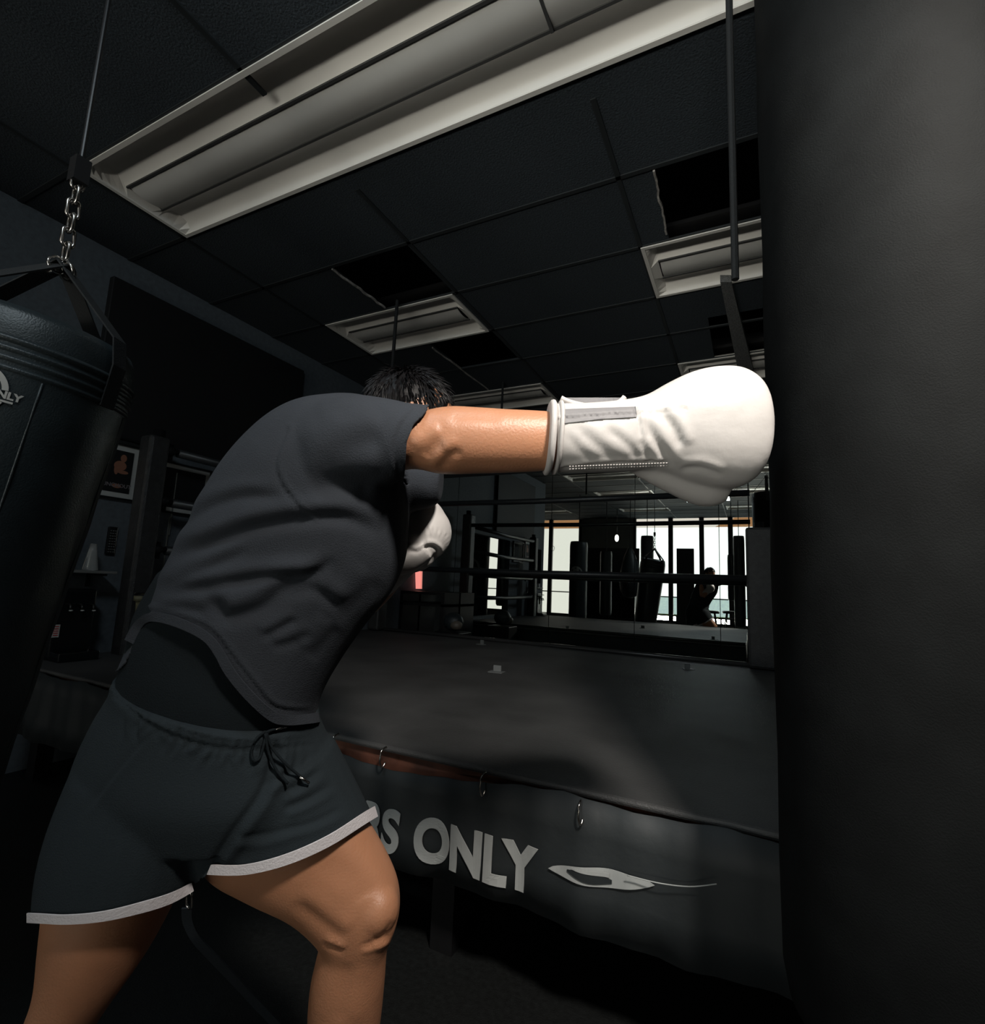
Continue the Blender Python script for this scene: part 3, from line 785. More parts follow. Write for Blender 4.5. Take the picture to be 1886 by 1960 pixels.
# shelf with cup stack etc
XF = XL + .22
sh = thing('wall_shelf', 'narrow grey shelf on the left wall under the poster', 'shelf', (XL, 1.8, 1.13))
s0, s1 = onX(118, 1090, XF), onX(226, 1091, XF)
SZ = s0.z
bm = bmesh.new(); box(bm, (XL, s0.y, SZ - .016), (XF, s1.y, SZ), bevel=.003); obj('board', bm, 'shelfm', sh)
bm = bmesh.new()
for y in (s0.y + .05, s1.y - .05): box(bm, (XL, y - .01, SZ - .1), (XL + .015, y + .01, SZ - .016)); box(bm, (XL, y - .01, SZ - .03), (XF - .03, y + .01, SZ - .016))
obj('bracket', bm, 'blackm', sh)
pc = onX(173, 1085, XF - .09)
bm = bmesh.new(); lathe(bm, [(.038, 0), (.040, .006), (.022, .12), (.017, .16), (.006, .161)], (pc.x, pc.y, SZ + .0005), 24); 
tag(obj('plastic_cup_stack', bm, 'clear', None, True), 'clear plastic cone shaped cup catching light on the grey shelf', 'cup')
pc = onX(126, 1075, XF - .09)
bm = bmesh.new(); box(bm, (pc.x - .04, pc.y - .025, SZ), (pc.x + .04, pc.y + .022, SZ + .025), bevel=.003); box(bm, (pc.x - .035, pc.y - .022, SZ + .027), (pc.x + .035, pc.y + .02, SZ + .07))
tag(obj('white_box', bm, mat('white_card', (.5, .5, .5), .6)), 'small white box at the left end of the grey shelf', 'box')
# remote control hung on the wall
r0 = onX(213, 1035, XL + .01); rem = thing('remote_control', 'black remote control hanging on the wall above the shelf', 'remote', (XL, r0.y, r0.z - .09))
bm = bmesh.new(); box(bm, (XL, r0.y - .028, r0.z - .09), (XL + .02, r0.y + .028, r0.z + .09), bevel=.006); obj('case', bm, 'frame', rem)
bm = bmesh.new()
for i in range(9):
    for j in range(3): box(bm, (XL + .0195, r0.y - .018 + j * .014, r0.z - .075 + i * .017), (XL + .023, r0.y - .010 + j * .014, r0.z - .068 + i * .017))
obj('buttons', bm, mat('grey_button', (.12, .12, .12), .6), rem)
# bottle with green label
pc = onX(140, 1030, XL + .05); bm = bmesh.new(); t = thing('drink_bottle', 'slim dark bottle with a green and yellow label half behind the logo bag', 'bottle', (pc.x, pc.y - .01, SZ))
lathe(bm, [(.024, SZ), (.026, SZ + .01), (.026, SZ + .15), (.012, SZ + .2), (.012, SZ + .23), (.003, SZ + .232)], (pc.x, pc.y - .01, 0), 20); obj('glass', bm, 'frame', t, True)
bm = bmesh.new(); lathe(bm, [(.0265, SZ + .04), (.0268, SZ + .12), (.0262, SZ + .121)], (pc.x, pc.y - .01, 0), 20); obj('label_band', bm, mat('green_label', (.12, .25, .08), .5, var=.6, vscale=30), t, True)
# drinks dispenser under the shelf with three taps
XC = XL + .26
d0, d1 = onX(106, 1240, XC), onX(196, 1100, XC)
dp = thing('drinks_dispenser', 'black drinks dispenser with three taps under the grey shelf', 'dispenser', (XC - .12, (d0.y + d1.y) / 2, RZ))
bm = bmesh.new(); box(bm, (XL + .01, d0.y, RZ + .001), (XC - .06, d1.y + .02, SZ - .11), bevel=.01); box(bm, (XC - .06, d0.y, RZ + .001), (XC + .05, d1.y + .02, RZ + .05), bevel=.005); obj('housing', bm, 'cooler', dp)
for px in (136, 158, 180):
    p_ = onX(px, 1168, XC); bm = bmesh.new(); tube(bm, [(XC - .07, p_.y, p_.z + .03), (XC - .01, p_.y, p_.z + .03), (XC, p_.y, p_.z)], .007, 10); tp = obj('tap', bm, 'frame', dp, True)
    bm = bmesh.new(); ball(bm, (XC, p_.y, p_.z - .002), (.010, .010, .005)); obj('spout', bm, 'mat_', tp, True)
p_ = onX(107, 1208, XC - .055); bm = bmesh.new(); box(bm, (XC - .061, p_.y - .016, p_.z - .035), (XC - .057, p_.y + .018, p_.z + .035)); st = obj('sticker', bm, 'mat_', dp)
bm = bmesh.new()
for k in range(5): box(bm, (XC - .058, p_.y - .011, p_.z - .026 + k * .012), (XC - .0555, p_.y + .012, p_.z - .021 + k * .012))
obj('sticker_print', bm, 'red', st)
# yellowish paper cup on the rope side
p_ = P(267, 1150, 3.2); bm = bmesh.new(); lathe(bm, [(.01, -.12), (.018, -.02), (.024, 0), (.032, 0), (.033, .03), (.003, .031)], p_, 18)
t = thing('pale_funnel', 'small pale yellow funnel hooked beside the ring post', 'funnel', p_); obj('cone', bm, mat('pale_yellow_plastic', (.16, .15, .09), .5), t, True)
bm = bmesh.new(); tube(bm, [p_ + Vector((-.05, 0, .045)), p_ + Vector((.08, 0, .045))], .006); obj('holder', bm, 'chrome', t)
# hoop on the far rope
p_ = P(430, 902, 3.4); bm = bmesh.new(); pts = [p_ + RIGHT * .045 * math.cos(a) + UPV * .045 * math.sin(a) for a in [2 * PI * k / 24 for k in range(25)]]
tube(bm, pts, .0035, 6); tube(bm, [p_ - RIGHT * .055, p_ - RIGHT * .01], .004, 6); tag(obj('metal_hoop', bm, 'chrome', None, True), 'thin metal hoop hanging behind the back of the boxer', 'hoop')
# thin conduits on the left wall
for i, (x, y, y2) in enumerate(((339, 905, 948), (325, 990, 1050))):
    a = onX(x, y, XL + .012); bm = bmesh.new(); tube(bm, [(XL + .012, a.y, a.z - .45), (XL + .012, a.y, a.z)], .005, 8)
    tag(obj('wall_conduit', bm, 'wallgrey'), ['thin grey conduit on the left wall seen between the upper ropes', 'thin grey conduit on the left wall seen between the lower ropes'][i], 'conduit', 'wall conduits')

# ================================================================= BACK WALL THINGS
# added glowing panels standing in for a pink-lit window, left of the tucked glove
t = thing('glow_panels', 'small glowing pink and white panels under the tucked glove', 'sign', onY(793, 1127, 5.3))
for i, (xa, xb) in enumerate(((783, 792), (795, 802))):
    a, b_, c_, d_ = [onY(x, y, 5.31) for x, y in ((xa, 1090), (xb, 1090), (xb - 1, 1127), (xa + 1, 1127))]
    o_ = obj('lit_panel', quadbox((d_, c_, b_, a), (0, 1, 0), .03), mat('pink_glow', (.8, .3, .3), emit=(1, .32, .27), estr=.9), t)
a = onY(776, 1150, 5.2); b_ = onY(868, 1150, 5.2); c_z = onY(800, 1130, 5.3).z - .004; a.x = max(a.x, XL + .03)
bm = bmesh.new(); box(bm, (a.x, 5.0, c_z - .03), (b_.x, 5.33, c_z)); box(bm, (a.x, 5.0, c_z - .16), (b_.x, 5.33, c_z - .13))
for x in (a.x + .02, b_.x - .02): box(bm, (x - .02, 5.0, 0), (x + .02, 5.33, c_z - .03))
tag(obj('low_table', bm, 'blackm'), 'black side table against the back wall holding the pink panels', 'table')
# round headgear-like pad, lower left of mirror
p_ = onY(868, 1190, 4.75)
hg = thing('sparring_headgear', 'black and tan sparring headgear on the far side of the ring', 'headgear', (p_.x, 4.75, 0))
bm = bmesh.new(); ball(bm, p_, (.11, .09, .095)); obj('shell', bm, 'leather', hg, True)
bm = bmesh.new(); ball(bm, p_ + Vector((.06, -.04, -.03)), (.065, .06, .05)); obj('cheek_pad', bm, mat('tan_leather', (.13, .11, .09), .45, bump=.5), hg, True)
bm = bmesh.new(); box(bm, (p_.x - .15, 4.62, 0), (p_.x + .15, 4.88, p_.z - .10), bevel=.01); tag(obj('step_box', bm, 'blackm'), 'black box behind the ring carrying the headgear', 'box')
# round black cooker-like speaker at the far right corner
p_ = onY(1462, 1222, 4.75)
sp = thing('round_speaker', 'round black speaker with a pale tag, beside the corner post', 'speaker', (p_.x, 4.8, 0))
bm = bmesh.new(); lathe(bm, [(.02, 0), (.17, 0), (.19, .04), (.19, p_.z - .05), (.17, p_.z), (.1, p_.z + .04), (.02, p_.z + .045)], (p_.x + .06, 4.8, 0), 32); obj('body', bm, 'cooler', sp, True)
q = P(1474, 1192, 4.3); bm = bmesh.new(); box(bm, (p_.x + .03, 4.72, p_.z + .04), (p_.x + .09, 4.74, p_.z + .10)); obj('tag', bm, 'scrap', sp)

# hanging cords
def cord(px, y0, y1, Y, label, r=.012):
    a = onY(px, y1, Y); bm = bmesh.new()
    tube(bm, [(a.x, Y, a.z), (a.x, Y, CE)], r, 8)
    tag(obj('ceiling_cable', bm, 'webbing'), label, 'cord', 'black cords hanging from the ceiling')
cord(750, 580, 720, 2.86, 'black cord hanging straight above the head, in front of the small ceiling light', .013)
cord(960, 745, 800, 4.55, 'thin black cord hanging near the back wall above the forearm', .012)
cord(1408, 0, 535, 1.34, 'black cord hanging beside the big bag, crossing the right ceiling light', .009)
# strap on the floor between the legs
sp0 = P(361, 1735, 1.22)
st = thing('floor_strap', 'long grey strap with a metal clip trailing down between the legs', 'strap', onZ(530, 1960, .01))
ptsS = [P(358, 1738, 1.20), P(360, 1765, 1.21), P(378, 1800, 1.22), P(415, 1840, 1.24), P(455, 1882, 1.26), P(495, 1925, 1.28), P(530, 1962, 1.29), P(590, 2030, 1.30)]
end = onZ(640, 2080, .012); ptsS += [end, end + Vector((.4, .05, 0))]
bm = bmesh.new(); ribbon(bm, crom(ptsS, 5), RIGHT - UPV * -.6, .022, .004); obj('webbing', bm, 'strap', st)
bm = bmesh.new(); link_(bm, P(362, 1722, 1.20), UPV, .010, .04, .003, 0); link_(bm, P(362, 1695, 1.20), UPV, .008, .03, .003, 1); obj('clip', bm, 'chrome', st, True)
# ================================================================= BOXER
bm = bmesh.new()
# rear leg (left in the photo)
secs(bm, [((180, 1480), (400, 1560), .90, .10), ((138, 1590), (350, 1640), .885, .105), ((120, 1740), (322, 1735), .87, .105), ((104, 1850), (268, 1840), .855, .09), ((66, 1945), (194, 1945), .84, .075), ((24, 2030), (140, 2030), .84, .062)])
kn = P(76, 2030, .84)
foot = Vector((kn.x - .22, kn.y - .05, .075))
limb(bm, [kn, kn * .62 + foot * .38 + Vector((-.02, 0, 0)), foot], [.060, .056, .036])
limb(bm, [foot, foot + Vector((.07, .03, -.03)), foot + Vector((.17, .07, -.045))], [.035, .036, .022])
# front leg (right in the photo)
secs(bm, [((330, 1530), (600, 1430), .93, .10), ((400, 1640), (672, 1540), .925, .10), ((470, 1690), (712, 1600), .92, .088), ((550, 1735), (742, 1650), .915, .074), ((596, 1775), (762, 1700), .91, .066), ((616, 1805), (764, 1752), .91, .060), ((617, 1835), (748, 1800), .915, .056)])
secs(bm, [((640, 1730), (760, 1715), .91, .056), ((618, 1790), (758, 1770), .912, .058), ((606, 1835), (741, 1820), .915, .058), ((596, 1885), (736, 1880), .92, .060), ((592, 1960), (728, 1960), .93, .058), ((598, 2060), (712, 2060), .94, .047)])
ball(bm, P(722, 1738, .885), (.038, .038, .042))
an = P(655, 2060, .94); fa = Vector((an.x - .02, an.y + .02, .075))
limb(bm, [an, an * .5 + fa * .5, fa], [.052, .044, .034])
limb(bm, [fa, fa + Vector((.08, .03, -.03)), fa + Vector((.19, .06, -.045))], [.036, .036, .022])
# pelvis and trunk
secs(bm, [((215, 1500), (560, 1560), .92, .12), ((225, 1400), (590, 1450), .92, .13), ((255, 1300), (590, 1380), .93, .12), ((300, 1210), (590, 1300), .93, .115), ((370, 1050), (680, 1170), .94, .13), ((470, 870), (745, 1050), .95, .16), ((590, 800), (765, 940), .95, .17), ((680, 790), (760, 880), .96, .12)])
# neck
limb(bm, [P(690, 860, 1.0), P(725, 850, 1.03), P(772, 830, 1.10)], [.062, .058, .06])
# head, looking right and slightly down
HC = P(788, 812, 1.12)
HS = .93
fx = (RIGHT * .93 + FWD * .30 - UPV * .26).normalized(); fy = UPV.cross(fx).normalized(); fz = fx.cross(fy).normalized()
HM = Matrix((fx, fy, fz)).transposed()
def hp(x, y, z): return HC + HM @ (Vector((x, y, z)) * HS)
ball(bm, hp(-.012, 0, .022), (.098, .077, .088), HM, 32)
ball(bm, hp(.035, 0, -.035), (.060, .058, .078), HM); ball(bm, hp(.030, 0, -.080), (.055, .048, .032), HM)
ball(bm, hp(.078, 0, -.094), (.022, .024, .018), HM)
limb(bm, [hp(.088, 0, .012), hp(.103, 0, -.012), hp(.116, 0, -.034)], [.009, .011, .013], n=10)
ball(bm, hp(.098, .011, -.037), (.010, .009, .008), HM, 12); ball(bm, hp(.098, -.011, -.037), (.010, .009, .008), HM, 12)
ball(bm, hp(.092, 0, -.062), (.010, .024, .007), HM, 14); ball(bm, hp(.090, 0, -.073), (.010, .021, .007), HM, 14)
for s in (-1, 1):
    ball(bm, hp(.083, s * .030, .018), (.010, .026, .008), HM, 14)
    ball(bm, hp(-.008, s * .078, -.012), (.020, .007, .031), HM, 16); ball(bm, hp(.055, s * .045, -.03), (.026, .02, .022), HM, 14)
# punching arm
secs(bm, [((600, 790), (640, 930), .86, .065), ((690, 790), (690, 915), .835, .060), ((760, 795), (760, 902), .82, .055), ((800, 792), (798, 898), .82, .052), ((840, 781), (838, 907), .82, .053), ((880, 779), (878, 908), .82, .053), ((950, 783), (950, 906), .82, .050), ((1040, 787), (1040, 902), .82, .044), ((1130, 795), (1130, 888), .82, .036), ((1200, 800), (1200, 880), .82, .032)])
# hand inside the glove: palm, four fingers and thumb
secs(bm, [((1200, 803), (1200, 878), .82, .022), ((1260, 795), (1260, 885), .82, .024), ((1320, 790), (1320, 888), .82, .022)])
for k in range(4):
    y = 800 + k * 25; limb(bm, [P(1310, y, .82), P(1370, y + 2, .815), P(1382, y + 4, .845), P(1350, y + 4, .855)], [.0095, .0095, .009, .008], n=10)
limb(bm, [P(1240, 800, .83), P(1290, 785, .85), P(1335, 800, .862)], [.011, .010, .009], n=10)
# guarding arm, tucked in front of the chest
GC = P(796, 1030, 1.12)
el = P(690, 1150, 1.14); wr = P(765, 1075, 1.13)
limb(bm, [P(640, 900, 1.04), P(650, 1010, 1.10), el], [.06, .05, .043]); limb(bm, [el, (el + wr) / 2, wr, GC], [.043, .042, .03, .026])
for k in range(4):
    d = FWD * (.02 * (k - 1.5)); limb(bm, [GC + d, GC + d + UPV * .04 + RIGHT * .01, GC + d + UPV * .035 + RIGHT * .04, GC + d + RIGHT * .035], [.010, .009, .009, .008], n=8)
limb(bm, [GC - RIGHT * .02, GC + RIGHT * .015 - FWD * .04, GC + RIGHT * .03 - FWD * .035 + UPV * .01], [.011, .010, .009], n=8)
me = fuse(bm, .0055, 10)
folds(me, [
    ([(812, 878), (835, 856), (850, 850)], 17, .0038), ([(860, 800), (900, 795), (960, 800)], 12, .0025),
    ([(840, 905), (860, 875), (885, 862)], 10, .003), ([(800, 830), (815, 812), (838, 800)], 14, .002),
    ([(618, 1806), (640, 1815), (660, 1822)], 5, .0035), ([(748, 1790), (715, 1805), (690, 1812)], 5, .003),
    ([(755, 1760), (735, 1790), (712, 1800)], 6, .003), ([(600, 1640), (680, 1690), (705, 1720)], 30, .003),
    ([(560, 1725), (620, 1770), (660, 1800)], 14, .003), ([(665, 1840), (655, 1900), (650, 1960)], 16, .002)])
boxer = link_mesh('person', me, 'skin', None, True)
tag(boxer, 'person in black t-shirt and white-trimmed black shorts leaning into a straight punch', 'person')
# eyes, brows are part of the face; hair
for s in (-1, 1):
    bm = bmesh.new(); ball(bm, hp(.080, s * .031, .004), .0115, None, 14); e_ = obj('eye', bm, 'eyew', boxer, True)
    bm = bmesh.new(); ball(bm, hp(.0885, s * .031, .004), (.0045, .006, .006), HM, 10); obj('iris', bm, 'hair', e_, True)
bm = bmesh.new()
def shell(th, ph):  # th around, ph up
    return Vector((-.014 + .104 * math.cos(ph) * math.cos(th), .083 * math.cos(ph) * math.sin(th), .024 + .095 * math.sin(ph)))
N1, N2 = 44, 16
gr = []
for j in range(N2):
    row = []
    for i in range(N1):
        th = 2 * PI * i / N1
        low = -.62 if abs(math.cos(th / 2)) < .87 else .35 - .9 * (1 - abs(math.cos(th / 2))) / .2 * .3
        ph = low + (PI / 2 - .02 - low) * j / (N2 - 1)
        q = shell(th, ph); q *= 1 + .012 * math.sin(i * 5.3 + j) ; row.append(bm.verts.new(hp(*q)))
    gr.append(row)
for j in range(N2 - 1):
    for i in range(N1): bm.faces.new((gr[j][i], gr[j][(i + 1) % N1], gr[j + 1][(i + 1) % N1], gr[j + 1][i]))
bm.faces.new(gr[-1]); bm.faces.new(gr[0][::-1])
crown = Vector((-.05, 0, .11))
for k in range(1500):     # locks
    th = random.uniform(0, 2 * PI); ph = random.uniform(-.35, PI / 2)
    if math.cos(th) > .6 and ph < .5: continue
    q = shell(th, ph); nrm = Vector((q.x + .014, q.y, q.z - .024)).normalized()
    flow = (q - crown); flow = (flow - nrm * flow.dot(nrm)); flow = flow.normalized() if flow.length > 1e-4 else Vector((1, 0, 0))
    top_ = max(0, math.sin(ph)); L = random.uniform(.018, .032) + .022 * top_ * random.random()
    lift = .22 + .75 * top_ * random.random()
    a = q * .985; d = (flow + nrm * lift + Vector((random.uniform(-.2, .2),) * 3)).normalized()
    b_ = a + d * L * .5; c_ = b_ + (d - nrm * .35 + flow * .2).normalized() * L * .5
    side = nrm.cross(flow) * .0016
    vs_ = [bm.verts.new(hp(*v)) for v in (a - side, a + side, a + nrm * .002, b_ - side * .8, b_ + side * .8, b_ + nrm * .0015, c_)]
    for f in ((0, 1, 4, 3), (1, 2, 5, 4), (2, 0, 3, 5), (3, 4, 6), (4, 5, 6), (5, 3, 6)): bm.faces.new([vs_[i] for i in f])
obj('hair', bm, 'hair', boxer, False)

# ---- t-shirt
bm = bmesh.new()
secs(bm, [((206, 1390), (585, 1480), .93, .135), ((243, 1300), (592, 1420), .93, .14), ((281, 1212), (606, 1345), .935, .145), ((322, 1128), (648, 1268), .94, .15), ((360, 1050), (702, 1192), .945, .16), ((402, 970), (745, 1138), .95, .17), ((455, 884), (772, 1075), .95, .18), ((520, 818), (778, 1000), .95, .185), ((582, 780), (780, 930), .95, .175), ((645, 766), (775, 880), .955, .15), ((700, 764), (768, 845), .965, .11), ((735, 775), (765, 830), .975, .08)], p=2.3, n=36)
secs(bm, [((560, 800), (610, 985), .87, .09), ((620, 770), (655, 965), .845, .088), ((690, 760), (705, 940), .83, .080), ((750, 766), (755, 925), .822, .070), ((795, 775), (783, 910), .82, .062), ((850, 778), (840, 912), .82, .058)])
secs(bm, [((650, 850), (640, 1010), 1.02, .09), ((720, 860), (700, 1010), 1.02, .08), ((790, 870), (780, 982), 1.02, .075), ((830, 880), (824, 972), 1.02, .065), ((848, 890), (843, 958), 1.02, .05)])
me = fuse(bm, .0045, 12)
folds(me, [
    ([(335, 1010), (360, 995), (407, 968), (471, 950), (540, 953)], 11.2, 0.0037),
    ([(325, 1068), (375, 1050), (430, 1030), (487, 1010), (582, 994), (662, 993), (735, 1025)], 13.8, 0.0074),
    ([(300, 1130), (350, 1108), (410, 1083), (480, 1050)], 11.2, 0.0031),
    ([(300, 1142), (370, 1128), (440, 1117), (519, 1104), (598, 1099), (642, 1068)], 11.2, 0.0056),
    ([(385, 1150), (415, 1163), (439, 1182), (503, 1163), (550, 1122), (590, 1112), (628, 1100)], 16.2, 0.0068),
    ([(545, 1146), (592, 1131), (625, 1143), (650, 1165)], 12.5, 0.0037),
    ([(500, 1222), (535, 1205), (572, 1184)], 8.8, 0.0031), ([(520, 1240), (556, 1232), (600, 1210)], 10.0, 0.0025),
    ([(548, 820), (535, 855), (526, 890), (540, 930), (565, 960), (594, 992)], 4.4, 0.0022, 1),
    ([(600, 900), (650, 875), (700, 850), (735, 840)], 27.5, 0.0050), ([(590, 940), (660, 925), (720, 935)], 25.0, 0.0062),
    ([(640, 800), (700, 785), (745, 790)], 17.5, 0.0019), ([(480, 850), (560, 800), (620, 785)], 30.0, 0.0025),
    ([(300, 1170), (350, 1165), (400, 1175)], 11.2, 0.0025), ([(640, 1180), (690, 1150), (730, 1110)], 20.0, 0.0031), ([(590, 1260), (620, 1235), (650, 1200)], 15.0, 0.0025),
    ([(762, 905), (755, 860), (768, 815), (798, 780)], 3.8, 0.0019, 1),
    ([(262, 1165), (330, 1178), (400, 1205), (450, 1265), (490, 1315), (530, 1355), (605, 1362)], 4.0, 0.0019, 1)])
def curve2(pts, k=5): return [tuple(v)[:2] for v in crom([Vector((*p, 0)) for p in pts], k)]
hem = [(100, 1600), (100, 1290)] + curve2([(218, 1290), (238, 1272), (256, 1232), (276, 1196), (300, 1190), (345, 1203), (389, 1226), (412, 1255), (431, 1290), (470, 1338), (516, 1379), (550, 1388), (594, 1385), (680, 1372)]) + [(800, 1600)]
def band(srcm, a, b_, name, ma, parent, lift=.0035, zlim=(0, 9)):
    """a sewn strip that runs right round the garment between two lines"""
    n = len(srcm.vertices); co = np.empty(n * 3); srcm.vertices.foreach_get('co', co); co = co.reshape(-1, 3)
    q, z = project(co)
    def dens(c):
        o_ = []
        for i in range(len(c) - 1):
            for k in range(3): t = k / 3; o_.append((c[i][0] + (c[i + 1][0] - c[i][0]) * t, c[i][1] + (c[i + 1][1] - c[i][1]) * t))
        return o_ + [c[-1]]
    A, B = dens(a), dens(b_); F_, K_ = [], []
    for p_, r_ in zip(A, B):
        m_ = ((p_[0] + r_[0]) / 2, (p_[1] + r_[1]) / 2); d = np.hypot(q[:, 0] - m_[0], q[:, 1] - m_[1]); mk = (d < 9) & (z > zlim[0]) & (z < zlim[1])
        if mk.any(): F_.append((p_, r_, z[mk].min())); K_.append((p_, r_, z[mk].max()))
    def smooth(L):
        zz_ = np.array([v[2] for v in L]); 
        for _ in range(6): zz_[1:-1] = (zz_[:-2] + zz_[1:-1] + zz_[2:]) / 3
        return [(v[0], v[1], float(w)) for v, w in zip(L, zz_)]
    F_, K_ = smooth(F_), smooth(K_)
    loop = [(p_, r_, zz_ - lift) for p_, r_, zz_ in F_] + [(p_, r_, zz_ + lift) for p_, r_, zz_ in K_[::-1]]
    bm = bmesh.new(); ta = [bm.verts.new(P(*p_, zz_)) for p_, r_, zz_ in loop]; tb_ = [bm.verts.new(P(*r_, zz_)) for p_, r_, zz_ in loop]
    for k in range(len(loop)):
        k2 = (k + 1) % len(loop); bm.faces.new((ta[k], ta[k2], tb_[k2], tb_[k]))
    o_ = obj(name, bm, ma, parent, False); md = o_.modifiers.new('s', 'SOLIDIFY'); md.thickness = .002; md.offset = 0; return o_
line = curve2([(256, 1232), (276, 1196), (300, 1190), (345, 1203), (389, 1226), (412, 1255), (431, 1290), (470, 1338), (516, 1379), (550, 1388), (594, 1385), (612, 1382)])
up_ = []
for i in range(len(line)):
    a_, c_ = line[max(i - 1, 0)], line[min(i + 1, len(line) - 1)]; dx, dy = c_[0] - a_[0], c_[1] - a_[1]; L_ = math.hypot(dx, dy) or 1
    up_.append((line[i][0] + dy / L_ * 19, line[i][1] - dx / L_ * 19))
for _ in range(4): up_ = [up_[0]] + [((up_[i - 1][0] + up_[i][0] + up_[i + 1][0]) / 3, (up_[i - 1][1] + up_[i][1] + up_[i + 1][1]) / 3) for i in range(1, len(up_) - 1)] + [up_[-1]]
shirt_src = me.copy()
me = cut(me, [(x, y - 4) for x, y in hem])
me = cut(me, [(830, 750), (812, 788), (792, 812), (779, 845), (775, 905), (772, 925), (800, 940), (905, 930), (905, 750)], z0=.6, z1=.945)
shirt = link_mesh('t_shirt', me, 'shirt', boxer, True)
md = shirt.modifiers.new('s', 'SOLIDIFY'); md.thickness = .003; md.offset = -1
band(shirt_src, up_, line, 'hem', 'shirt', shirt, .0018)
bpy.data.meshes.remove(shirt_src)
# ---- undershirt
bm = bmesh.new()
secs(bm, [((205, 1400), (575, 1470), .93, .125), ((244, 1300), (584, 1410), .93, .130), ((268, 1230), (588, 1350), .93, .132), ((285, 1160), (600, 1270), .935, .130), ((330, 1080), (640, 1200), .94, .130)])
me = fuse(bm, .006, 6)
obj_us = link_mesh('undershirt', me, 'under', boxer, True)
# ---- shorts
bm = bmesh.new()
secs(bm, [((250, 1275), (602, 1372), .93, .142), ((240, 1308), (605, 1400), .93, .143), ((208, 1362), (622, 1440), .93, .15), ((174, 1440), (640, 1500), .925, .155), ((158, 1520), (620, 1570), .92, .14)], p=2.2, n=36)
secs(bm, [((180, 1430), (470, 1500), .91, .13), ((144, 1530), (440, 1580), .895, .14), ((124, 1630), (405, 1660), .88, .14), ((128, 1740), (372, 1735), .875, .14), ((130, 1810), (360, 1800), .87, .135)], p=2.2)
secs(bm, [((330, 1520), (632, 1430), .93, .125), ((370, 1610), (668, 1500), .925, .125), ((398, 1672), (702, 1566), .92, .12), ((420, 1720), (725, 1610), .918, .115)], p=2.2)
me = fuse(bm, .0042, 10)
fl = []
for k in range(26):      # gathers below the waistband
    t = k / 25; x = 250 + 350 * t; y = 1325 + 75 * math.sin(PI * .5 * min(1, t * 1.3)) + 8
    fl.append(([(x, y + 6), (x - 8 + random.uniform(-6, 6), y + 34), (x - 14 + random.uniform(-12, 12), y + 62 + random.uniform(-12, 25))], 5, .0024))
fl += [([(232, 1300), (290, 1352), (370, 1390), (450, 1406), (520, 1406), (604, 1398)], 5, .0030, 1),
       ([(226, 1316), (285, 1368), (368, 1406), (450, 1421), (520, 1420), (606, 1410)], 5, .0030, 1),
       ([(222, 1332), (282, 1384), (366, 1420), (450, 1434), (520, 1432), (608, 1424)], 5.5, .0035, 1),
       ([(600, 1440), (570, 1470), (530, 1490), (505, 1510)], 7, .004), ([(620, 1470), (580, 1500), (540, 1520)], 7, .004), ([(640, 1500), (590, 1530), (540, 1550)], 7, .004),
       ([(530, 1440), (500, 1520), (450, 1590), (405, 1660)], 9, .006, 1), ([(560, 1585), (500, 1600), (450, 1600)], 8, .003), ([(290, 1400), (220, 1480), (160, 1560)], 5, .002), ([(660, 1545), (600, 1575), (540, 1590)], 7, .003)]
folds(me, fl)
FAR = [(900, 1300), (900, 1000), (0, 1000)]
def below(curve): return curve
hemL = curve2([(20, 1746), (78, 1749), (130, 1751), (200, 1744), (280, 1724), (330, 1708), (366, 1690)])
hemLb = curve2([(20, 1764), (78, 1767), (130, 1769), (200, 1763), (280, 1745), (330, 1728), (370, 1706)])
hemR = curve2([(405, 1655), (470, 1655), (550, 1634), (630, 1598), (700, 1553), (740, 1530)])
hemRb = curve2([(397, 1674), (470, 1674), (550, 1655), (630, 1620), (704, 1574), (750, 1548)])
src = me.copy()
mid = lambda a, b_: [((p_[0] + q_[0]) / 2, (p_[1] + q_[1]) / 2) for p_, q_ in zip(a, b_)]
me = cut(me, mid(hemL, hemLb) + [(386, 1680)] + mid(hemR, hemRb) + [(903, 1600), (900, 2100), (-60, 2100), (-60, 1767)])
shorts = link_mesh('shorts', me, 'shorts', boxer, True)
md = shorts.modifiers.new('s', 'SOLIDIFY'); md.thickness = .003; md.offset = -1
band(src, hemL, hemLb, 'hem_trim', 'trim', shorts); band(src, hemR, hemRb, 'hem_trim', 'trim', shorts)
bpy.data.meshes.remove(src)
# drawstring bow
def surf(px, py, dz=0): return P(px, py, .792 + dz)
def depth_at(me_, px, py):
    n = len(me_.vertices); co = np.empty(n * 3); me_.vertices.foreach_get('co', co); co = co.reshape(-1, 3)
    q, z = project(co); d = np.hypot(q[:, 0] - px, q[:, 1] - py); mk = d < 9
    return z[mk].min() if mk.any() else .8
def on_cloth(px, py, me_=None, off=.003): return P(px, py, depth_at(me_ or shorts.data, px, py) - off)
for pts in ([(508, 1400), (490, 1415), (482, 1440), (486, 1456), (498, 1450), (505, 1425), (510, 1402)], [(510, 1402), (520, 1430), (545, 1460), (570, 1482), (592, 1499)], [(508, 1404), (514, 1440), (530, 1475), (552, 1500)], [(508, 1402), (525, 1396), (548, 1391)]):
    bm = bmesh.new(); tube(bm, crom([on_cloth(x, y) for x, y in pts], 4), .0022, 8); obj('drawstring', bm, 'under', shorts, True)
for a, b_ in (((528, 1396), (549, 1391)), ((574, 1487), (592, 1499))):
    bm = bmesh.new(); tube(bm, [on_cloth(*a, off=.0045), on_cloth(*b_, off=.0045)], .0020, 8); obj('string_tip', bm, 'chrome', shorts, True)
